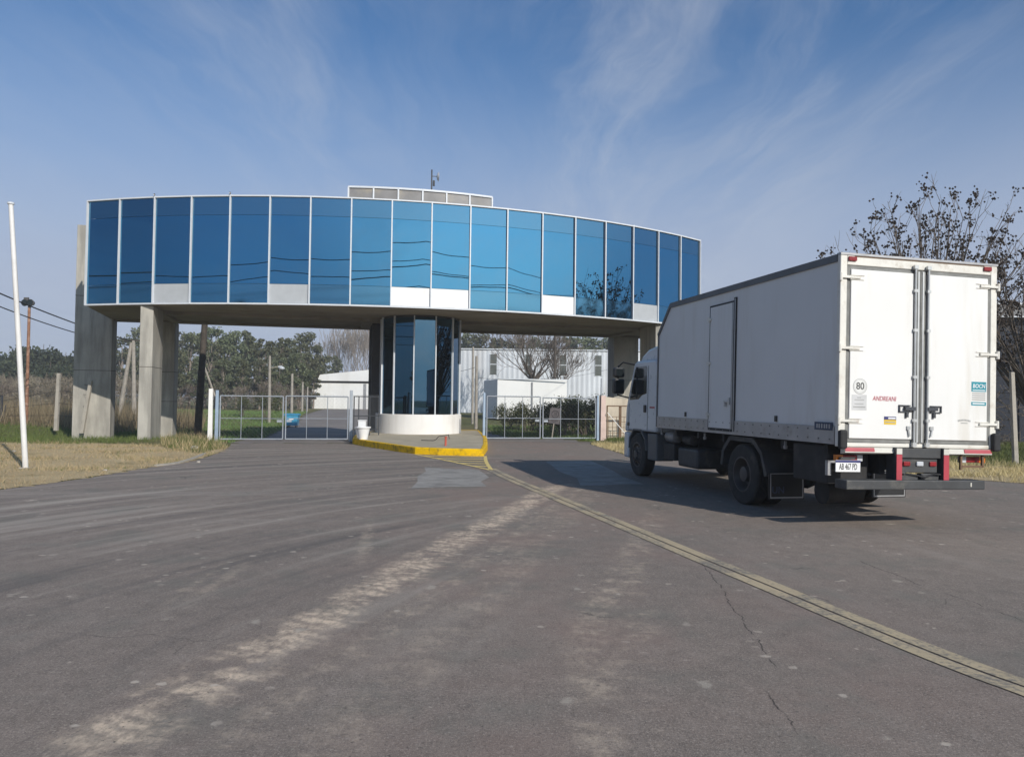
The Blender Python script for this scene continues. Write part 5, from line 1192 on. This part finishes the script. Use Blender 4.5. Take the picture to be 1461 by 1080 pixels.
# eucalyptus wood
protos = [leafy_tree('eucalyptus_tree', 'tall grey-green eucalyptus in the wood seen through the left gateway', 'tree', 15, w_d, M['leaf_euc'], M['bark_pale'], 50 + i, 34 + 3 * i, (95, 70, 100, 80)[i], 0.5, 'euc', 'eucalyptus trees through the left gateway') for i, w_d in enumerate((7.5, 6.0, 9.0, 4.3))]
rp = random.Random(3)
spots = []
for px, top, Y in ((172, 470, 128), (190, 474, 150), (205, 464, 135), (222, 468, 150), (243, 470, 118), (258, 476, 150), (270, 478, 112), (292, 463, 122), (307, 465, 112), (322, 474, 130), (336, 472, 116), (350, 471, 124), (362, 478, 145), (378, 484, 112), (390, 490, 150), (402, 480, 120), (414, 477, 135), (428, 482, 118), (441, 478, 125), (452, 495, 150), (248, 500, 100), (283, 505, 100), (318, 510, 104), (345, 505, 102), (370, 512, 104), (398, 508, 106), (425, 506, 108), (447, 512, 116), (230, 505, 104), (300, 490, 104), (462, 520, 125), (478, 508, 160)):
    spots.append((px, top, Y))
for i, (px, top, Y) in enumerate(spots):
    b_ = D(px, 580, Y); h = D(px, top, Y).z * rp.uniform(0.86, 1.06)
    if i < 4: o = protos[i]; o.location = (b_.x, Y, 0); o.scale = (h / 15 * 0.95 + .05,) * 2 + (h / 14.6,); o.rotation_euler.z = rp.uniform(0, 6)
    else: dup(protos[i % 4], (b_.x, Y, 0), rp.uniform(0, 6.28), (h / 15 * 1.0 + .05, h / 15 * 1.0 + .05, h / 14.6))
rtree = [(px, top, Y) for px, top, Y in ((668, 472, 150), (690, 476, 146), (706, 480, 150), (722, 484, 152), (738, 484, 150), (756, 480, 156), (812, 478, 150), (826, 480, 146), (842, 478, 150), (858, 480, 148), (876, 476, 152), (780, 488, 160))]
for i, (px, top, Y) in enumerate(rtree):
    b_ = D(px, 580, Y); h = D(px, top, Y).z
    dup(protos[(i + 1) % 4], (b_.x, Y, 0), rp.uniform(0, 6.28), (h / 13.0,) * 2 + (h / 14.6,), 'grey-green tree top showing over the corrugated warehouse roof', 'trees behind the corrugated warehouse')
rt = leafy_tree('broad_tree', 'dark round tree on the far left skyline behind the reeds', 'tree', 10, 9, M['leaf_dark'], M['bark'], 71, 30, 170, 0.6, 'round', 'dark trees on the left skyline')
for i, (px, top, Y) in enumerate(((18, 497, 120), (40, 489, 125), (60, 488, 118), (78, 502, 128), (92, 500, 120), (106, 498, 124), (30, 510, 112), (70, 514, 110), (-14, 512, 116), (-40, 500, 122), (-75, 505, 118))):
    b_ = D(px, 580, Y); h = D(px, top, Y).z; s_ = h / 9.3
    if i == 0: rt.location = (b_.x, Y, 0); rt.scale = (s_,) * 3
    else: dup(rt, (b_.x, Y, 0), rp.uniform(0, 6.28), s_)
# pale bare poplars right of the eucalyptus
pop, _ = bare_tree('bare_tree', 'tall bare grey tree in the haze behind the white shed', 'tree', 19, 81, M['bark_pale'], depth=4, n0=6, trunk=0.25, r0=0.22, spread=0.24, up=0.3, minr=0.035, kids=(2, 3), fan=0.3, group='bare trees behind the white shed', shrink=0.78, l0=0.25)
for i, (px, top, Y) in enumerate(((486, 486, 205), (498, 480, 215), (508, 485, 200), (518, 478, 210), (528, 484, 220), (541, 480, 210), (470, 492, 225), (556, 484, 215))):
    b_ = D(px, 580, Y); h = D(px, top, Y).z
    if i == 0: pop.location = (b_.x, Y, 0); pop.scale = (h / 18,) * 3
    else: dup(pop, (b_.x, Y, 0), rp.uniform(0, 6.28), h / 18)
# understorey shrubs below the wood and at the left
bs, _ = bare_tree('thorn_shrub', 'brown leafless shrub at the foot of the wood', 'shrub', 4.2, 91, M['twig_brown'], depth=4, n0=9, trunk=0.06, r0=0.06, spread=0.5, up=0.05, minr=0.016, kids=(2, 4), fan=0.9, group='brown shrubs at the foot of the wood', l0=0.3)
for i, (px, Y, s_) in enumerate([(238 + k * 21, 96 + (k * 37) % 14, 0.8 + 0.12 * (k % 4)) for k in range(10)] + [(-15 + k * 13, 66 + (k * 29) % 22, 0.85 + 0.12 * (k % 3)) for k in range(10)] + [(168, 80, 1.1), (182, 88, 1.1), (196, 84, 1.0)]):
    b_ = D(px, 580, Y)
    if i == 0: bs.location = (b_.x, Y, 0); bs.scale = (s_,) * 3
    else: dup(bs, (b_.x, Y, 0), rp.uniform(0, 6.28), s_, *(('brown leafless shrub rising behind the tall reeds', 'brown shrubs behind the reeds') if 10 <= i < 20 else (None, None)))
# shrubs behind the right gate
def shrub(lbl, seed, H, Wd, n=1400, leaf=0.16, group=None):
    rg = np.random.default_rng(seed); t_ = thing('shrub', lbl, 'shrub', (0, 0, 0), 0, group)
    k = 12; cs = np.stack([rg.uniform(-.5, .5, k) * Wd, rg.uniform(-.4, .4, k) * Wd * 0.7, rg.uniform(0.25, 0.8, k) * H], 1)
    Cn = clumps(cs, H * rg.uniform(0.2, 0.36, k), n // k, rg, 1.0); Cn = Cn[Cn[:, 2] > 0.05]
    finish('foliage', npmesh('foliage', quads(Cn, leaf, rg, 0.5), 4), M['leaf_shrub'], t_)
    e = MB()
    for c in cs: e.tube([(c[0] * .2, c[1] * .2, -.05), tuple(c * .6), tuple(c + [0, 0, H * 0.28])], [0.03, 0.02, 0.006], 4, False)
    e.build('stem', M['bark'], t_); return t_
s0 = shrub('leafy shrub in front of the white container behind the right gate', 101, 2.4, 3.2, group='shrubs behind the right gate')
for i, (px, Y, s_) in enumerate(((722, 56, 0.75), (738, 54, 0.8), (752, 52, 0.85), (766, 53, 0.8), (805, 46, 0.85), (820, 48, 0.95), (836, 47, 0.95), (850, 49, 0.9), (812, 54, 1.0), (842, 55, 1.0), (862, 50, 0.9), (790, 52, 0.8))):
    b_ = D(px, 600, Y)
    zg = float(gz(b_.x, Y))
    if i == 0: s0.location = (b_.x, Y, zg); s0.scale = (s_,) * 3
    else: dup(s0, (b_.x, Y, zg), rp.uniform(0, 6.28), s_, *(('dark leafy shrub right of the tilted speed sign', 'dark shrubs right of the speed sign') if i in (4, 5, 6, 7, 8, 9, 10) else (None, None)))
s1 = dup(s0, (D(378, 592, 66).x, 66, 0), 1.0, 0.9, 'lone green shrub on the grass beyond the left gate', 'shrubs beyond the left gate')
dup(s0, (D(345, 590, 70).x, 70, 0), 2.0, 0.75, 'lone green shrub on the grass beyond the left gate', 'shrubs beyond the left gate')
# trees behind the viewer that the booth glass and the pane ends mirror
for i, (x, y, s_) in enumerate(((-24, -38, 0.75), (-12, -44, 0.85), (2, -40, 0.7), (14, -46, 0.9), (27, -36, 0.8), (-38, -34, 0.95), (40, -30, 0.85), (52, -10, 0.8), (-19, -41, 1.15), (-5, -42, 1.0), (8, -48, 1.0), (-52, -24, 0.55), (-46, 4, 0.5), (-44, -8, 0.5), (-56, 16, 0.55), (-50, -14, 0.5), (33, -42, 0.9))):
    dup(protos[i % 4], (x, y, 0), i * 1.3, s_, 'tree across the street behind the viewer, mirrored dark in the booth glass', 'trees mirrored in the booth glass')

# ground cover: blades scattered over the verges
def blades(name, lbl, poly, n, h0, h1, w, m, seed, lean=0.45, patch=0.0, kind='grass', holes=()):
    rg = np.random.default_rng(seed); poly = np.asarray(poly); lo, hi = poly.min(0), poly.max(0)
    x = rg.uniform(lo[0], hi[0], n * 4); y = rg.uniform(lo[1], hi[1], n * 4)
    k = inside(x, y, poly)
    for h_ in holes: k &= ~inside(x, y, h_)
    if patch: k &= (np.sin(x * 1.7 + 3 * np.sin(y * .9)) + np.sin(y * 2.3 + 2 * np.sin(x * .7)) + rg.normal(size=len(x)) * 0.7) > patch
    x, y = x[k][:n], y[k][:n]; N = len(x)
    h = rg.uniform(h0, h1, N) * rg.uniform(0.5, 1, N); th = rg.uniform(0, 2 * np.pi, N); L = h * lean * rg.uniform(0.2, 1.6, N)
    ph = rg.uniform(0, 2 * np.pi, N); ww = w * rg.uniform(0.6, 1.4, N)
    B = np.stack([x, y, gz(x, y)], 1); dx = np.stack([np.cos(th), np.sin(th), np.zeros(N)], 1) * (ww / 2)[:, None]
    T = B + np.stack([np.cos(ph) * L, np.sin(ph) * L, h], 1)
    V = np.stack([B - dx, B + dx, T], 1).reshape(-1, 3)
    return tag(finish(name, npmesh(name, V, 3), m), lbl, None, None, 'stuff')
vL = [(-20, 13.2), (-13, 13.1)] + [w_(p) for p in eL] + edge_out[:4] + [(-30, 26), (-26, 18)]
blades('dry_grass', 'short dry straw-coloured grass on the left verge', vL, 42000, 0.02, 0.075, 0.012, M['dry_blade'], 1, 0.9, 0.0)
blades('dry_grass', 'tufts of longer dry grass on the left verge', vL, 22000, 0.05, 0.2, 0.012, M['dry_blade'], 2, 0.8, 0.7)
blades('green_grass', 'scattered green tufts in the dry left verge', vL, 9000, 0.03, 0.13, 0.014, M['green_blade'], 22, 0.8, 1.1)
gL = [w_(G(*p)) for p in ((300, 634), (235, 630), (120, 634), (0, 634))] + [(-38, 27), (-44, 44), (-22, 44), (-13.5, 36)]
blades('green_grass', 'green grass strip along the fence left of the gatehouse', gL, 60000, 0.08, 0.28, 0.018, M['green_blade'], 3, 0.6, -0.6)
cl = [w_(G(*p)) for p in ((325, 638), (285, 648), (232, 640), (228, 630), (255, 618), (296, 625))]
blades('weed_tufts', 'straggly dry weeds round the column foot and the left gate post', cl, 3200, 0.12, 0.6, 0.014, M['dry_blade'], 4, 0.5, 0.1)
blades('weed_tufts', 'straggly green weeds round the column foot and the left gate post', cl, 3200, 0.08, 0.35, 0.016, M['green_blade'], 5, 0.6, 0.0)
rL = [(-52, 45), (-30, 41), (-21.5, 41.5), (-19, 47), (-24, 60), (-62, 62)]
blades('tall_reeds', 'tall dry reeds and weeds left of the end pier', rL, 19000, 0.7, 2.2, 0.035, M['reed'], 6, 0.3, -0.3)
blades('tall_reeds', 'tall dry weeds behind the columns', [(-29, 50), (-23.5, 48), (-24, 56), (-31, 64)], 7000, 0.5, 1.6, 0.035, M['reed'], 7, 0.3, 0.0)
yl = [w_(G(330, 634)), w_(G(372, 616)), w_(G(420, 596)), w_(G(440, 588)), (-60, 95), (-40, 50), (-17, 37)]
blades('green_grass', 'green grass beyond the left gate', yl, 60000, 0.08, 0.3, 0.03, M['green_blade'], 8, 0.6, -0.2)
yr = [w_(G(704, 610)), w_(G(770, 620)), w_(G(842, 630)), (6.5, 40), (12, 60), (-2, 62)]
blades('green_grass', 'green grass between the right gate and the shrubs', yr, 30000, 0.08, 0.3, 0.025, M['green_blade'], 9, 0.6, -0.4)
vR = [(60, 14.4), (20, 15.1)] + [w_(p) for p in eR[::-1]] + [(5.5, 31), (9, 27.5), (13.5, 21.5), (24, 18.5)]
vR = [(26, 14.9), (20, 15.1)] + [w_(p) for p in eR[::-1]] + [(4.5, 30.5), (9, 27.5), (14, 22.5), (26, 20)]
blades('dry_grass', 'long dry grass on the verge right of the truck', vR, 42000, 0.05, 0.26, 0.014, M['dry_blade'], 10, 0.7, -0.5)
gR = [(9, 27), (14, 21.5), (26, 19), (34, 36), (8, 36)]
blades('green_grass', 'green lawn in front of the dark wall at the right', gR, 50000, 0.06, 0.2, 0.018, M['green_blade'], 11, 0.6, -1.0)
blades('weed_tufts', 'dry weeds at the foot of the cream wall', [toW(xr1 + 0.3, YR - 1.2)[:2], toW(xr1 + 3.8, YR - 1.5)[:2], toW(xr1 + 3.8, YR + 1.5)[:2], toW(xr1 + 0.3, YR + 1.5)[:2]], 3500, 0.05, 0.3, 0.014, M['green_blade'], 12, 0.6, -0.5)
# stones on the verge
for i, (px, py, s_) in enumerate(((277, 641, 0.12), (283, 660, 0.05), (20, 645, 0.06), (150, 672, 0.05))):
    p = G(px, py); bm = bmesh.new(); bmesh.ops.create_icosphere(bm, subdivisions=2, radius=s_)
    r2 = random.Random(i)
    for v in bm.verts: v.co *= r2.uniform(0.8, 1.15); v.co.z *= 0.6
    me = bpy.data.meshes.new('stone'); bm.to_mesh(me); bm.free(); o = finish('stone', me, M['old_concrete'], None, True); o.location = (p.x, p.y, s_ * 0.4)
    tag(o, ('largest pale stone in the grass near the left gate post', 'small stone at the corner where the left verge ends', 'small stone left of the flagpole', 'small stone on the middle of the dry left verge')[i], 'stone')

# ------------------------------------------------------------------ air
hm = bpy.data.materials.new('haze'); hm.use_nodes = True; nt_ = hm.node_tree; nt_.nodes.clear()
pv = nt_.nodes.new('ShaderNodeVolumePrincipled'); ho = nt_.nodes.new('ShaderNodeOutputMaterial'); nt_.links.new(pv.outputs[0], ho.inputs['Volume'])
pv.inputs['Density'].default_value = 0.0009; pv.inputs['Color'].default_value = (0.90, 0.94, 1.0, 1); pv.inputs['Anisotropy'].default_value = 0.0
e = MB(); e.box(-720, 720, -320, 920, -1.6, 22.5); o = e.build('haze', hm); o['kind'] = 'stuff'; o['label'] = 'thin pale winter haze over the whole yard'
# ------------------------------------------------------------------ light, sky, camera
EL, AZ = R(30.3), math.atan2(0.95, -1.42)          # azimuth of the sun measured from +Y towards +X
sun_dir = Vector((math.sin(AZ) * math.cos(EL), math.cos(AZ) * math.cos(EL), math.sin(EL)))
sd_ = bpy.data.lights.new('sun', 'SUN'); sd_.energy = 4.0; sd_.angle = R(0.5); sd_.color = (1.0, 0.94, 0.85)
so = bpy.data.objects.new('sun', sd_); C.objects.link(so); so.rotation_euler = sun_dir.to_track_quat('Z', 'Y').to_euler()
wd = bpy.data.worlds.new('World'); sc.world = wd; wd.use_nodes = True
t = NT(wd.node_tree); bg = wd.node_tree.nodes['Background']
sky = t.n('ShaderNodeTexSky'); sky.sky_type = 'NISHITA'; sky.sun_disc = False
sky.sun_elevation = EL; sky.sun_rotation = AZ; sky.altitude = 30; sky.air_density = 1.0; sky.dust_density = 1.2; sky.ozone_density = 2.0
dv = t.n('ShaderNodeTexCoord').outputs['Generated']
sp_ = t.n('ShaderNodeSeparateXYZ'); t.put(sp_.inputs[0], dv)
zz = t.m('ADD', t.m('MAXIMUM', sp_.outputs[2], 0.0), 0.12)
px_ = t.m('DIVIDE', sp_.outputs[0], zz); py_ = t.m('DIVIDE', sp_.outputs[1], zz)
# cirrus: fibres stretched along one direction, thin veils between them
wv = t.noise(t.comb(px_, t.m('MULTIPLY', py_, 0.6), 2.0), 1.6, 4, 0.55)
u2 = t.m('ADD', t.m('ADD', px_, t.m('MULTIPLY', py_, 0.06)), t.m('MULTIPLY_ADD', wv, 0.5, -0.25))
fib = t.noise(t.comb(t.m('MULTIPLY', u2, 5.5), t.m('MULTIPLY', py_, 0.9), 0.0), 1.0, 9, 0.64, 0.4)
puff = t.noise(t.comb(t.m('MULTIPLY', u2, 2.2), t.m('MULTIPLY', py_, 1.1), 5.0), 1.0, 6, 0.6, 0.6)
veil = t.noise(t.comb(px_, py_, 7.0), 0.75, 5, 0.55)
def lobe(c, w): d_ = t.m('DIVIDE', t.m('SUBTRACT', px_, c), w); return t.m('POWER', 2.718, t.m('MULTIPLY', t.m('MULTIPLY', d_, d_), -1.0))
dens = t.m('ADD', t.m('ADD', t.m('MULTIPLY', lobe(0.24, 0.20), 1.0), t.m('MULTIPLY', lobe(0.75, 0.24), 0.7)), t.m('ADD', t.m('MULTIPLY', lobe(-0.55, 0.28), 0.5), 0.2))
far_ = t.step(t.m('ABSOLUTE', py_), 0.9, 1.5)
body = t.m('MULTIPLY', t.step(t.m('ADD', t.m('MULTIPLY', fib, 0.6), t.m('MULTIPLY', puff, 0.4)), 0.37, 0.74), dens)
cl_ = t.m('ADD', t.m('MULTIPLY', t.m('MULTIPLY', body, far_), 0.62), t.m('MULTIPLY', t.step(veil, 0.4, 0.8), 0.10), clamp=True)
skyc = sky.outputs[0]
cloud = t.mix(0.3, (5.6, 5.9, 6.7, 1), t.vm('MULTIPLY', skyc, (1.4, 1.3, 1.2)))
cosg = t.vm('DOT_PRODUCT', dv, tuple(sun_dir))
blue = t.vm('MULTIPLY', skyc, (0.46, 0.84, 1.14))
side = t.m('MULTIPLY', t.step(cosg, -0.14, 0.06), t.step(cosg, 0.70, 0.2))          # clear dark band at right angles to the sun
blue = t.mix(t.m('MULTIPLY', side, 0.5), blue, (0, 0, 0, 1))
near = t.step(cosg, 0.70, 0.97)
haze_c = t.mix(near, (4.15, 4.75, 6.15, 1), (17.0, 16.2, 15.2, 1))
hf = t.m('MULTIPLY', t.step(t.m('ADD', sp_.outputs[2], t.m('MULTIPLY_ADD', veil, 0.08, -0.04)), 0.47, 0.10), 0.95)
hf = t.m('MULTIPLY', hf, t.m('MULTIPLY_ADD', side, -0.85, 1.0))
col = t.mix(hf, blue, haze_c)
col = t.mix(cl_, col, cloud)
t.put(bg.inputs[0], col); bg.inputs[1].default_value = 0.1
cd = bpy.data.cameras.new('camera'); co_ = bpy.data.objects.new('camera', cd); C.objects.link(co_); sc.camera = co_
cd.sensor_fit = 'HORIZONTAL'; cd.sensor_width = 36; cd.lens = 36 * F_PX / 1461; cd.clip_end = 3000; cd.clip_start = 0.05
rt_ = Vector((cr, -sp * sr, cp * sr)); up_ = Vector((-sr, -sp * cr, cp * cr)); fw_ = Vector((0, cp, sp))
co_.matrix_world = Matrix(((rt_.x, up_.x, -fw_.x, 0), (rt_.y, up_.y, -fw_.y, 0), (rt_.z, up_.z, -fw_.z, CAM_H), (0, 0, 0, 1)))
sc.view_settings.view_transform = 'Standard'; sc.view_settings.look = 'None'; sc.view_settings.exposure = 0; sc.view_settings.gamma = 1
sc.cycles.use_denoising = True; sc.cycles.max_bounces = 8; sc.cycles.glossy_bounces = 5; sc.cycles.transparent_max_bounces = 8
sc.cycles.caustics_reflective = False; sc.cycles.caustics_refractive = False
sc.render.resolution_x = 1024; sc.render.resolution_y = 756
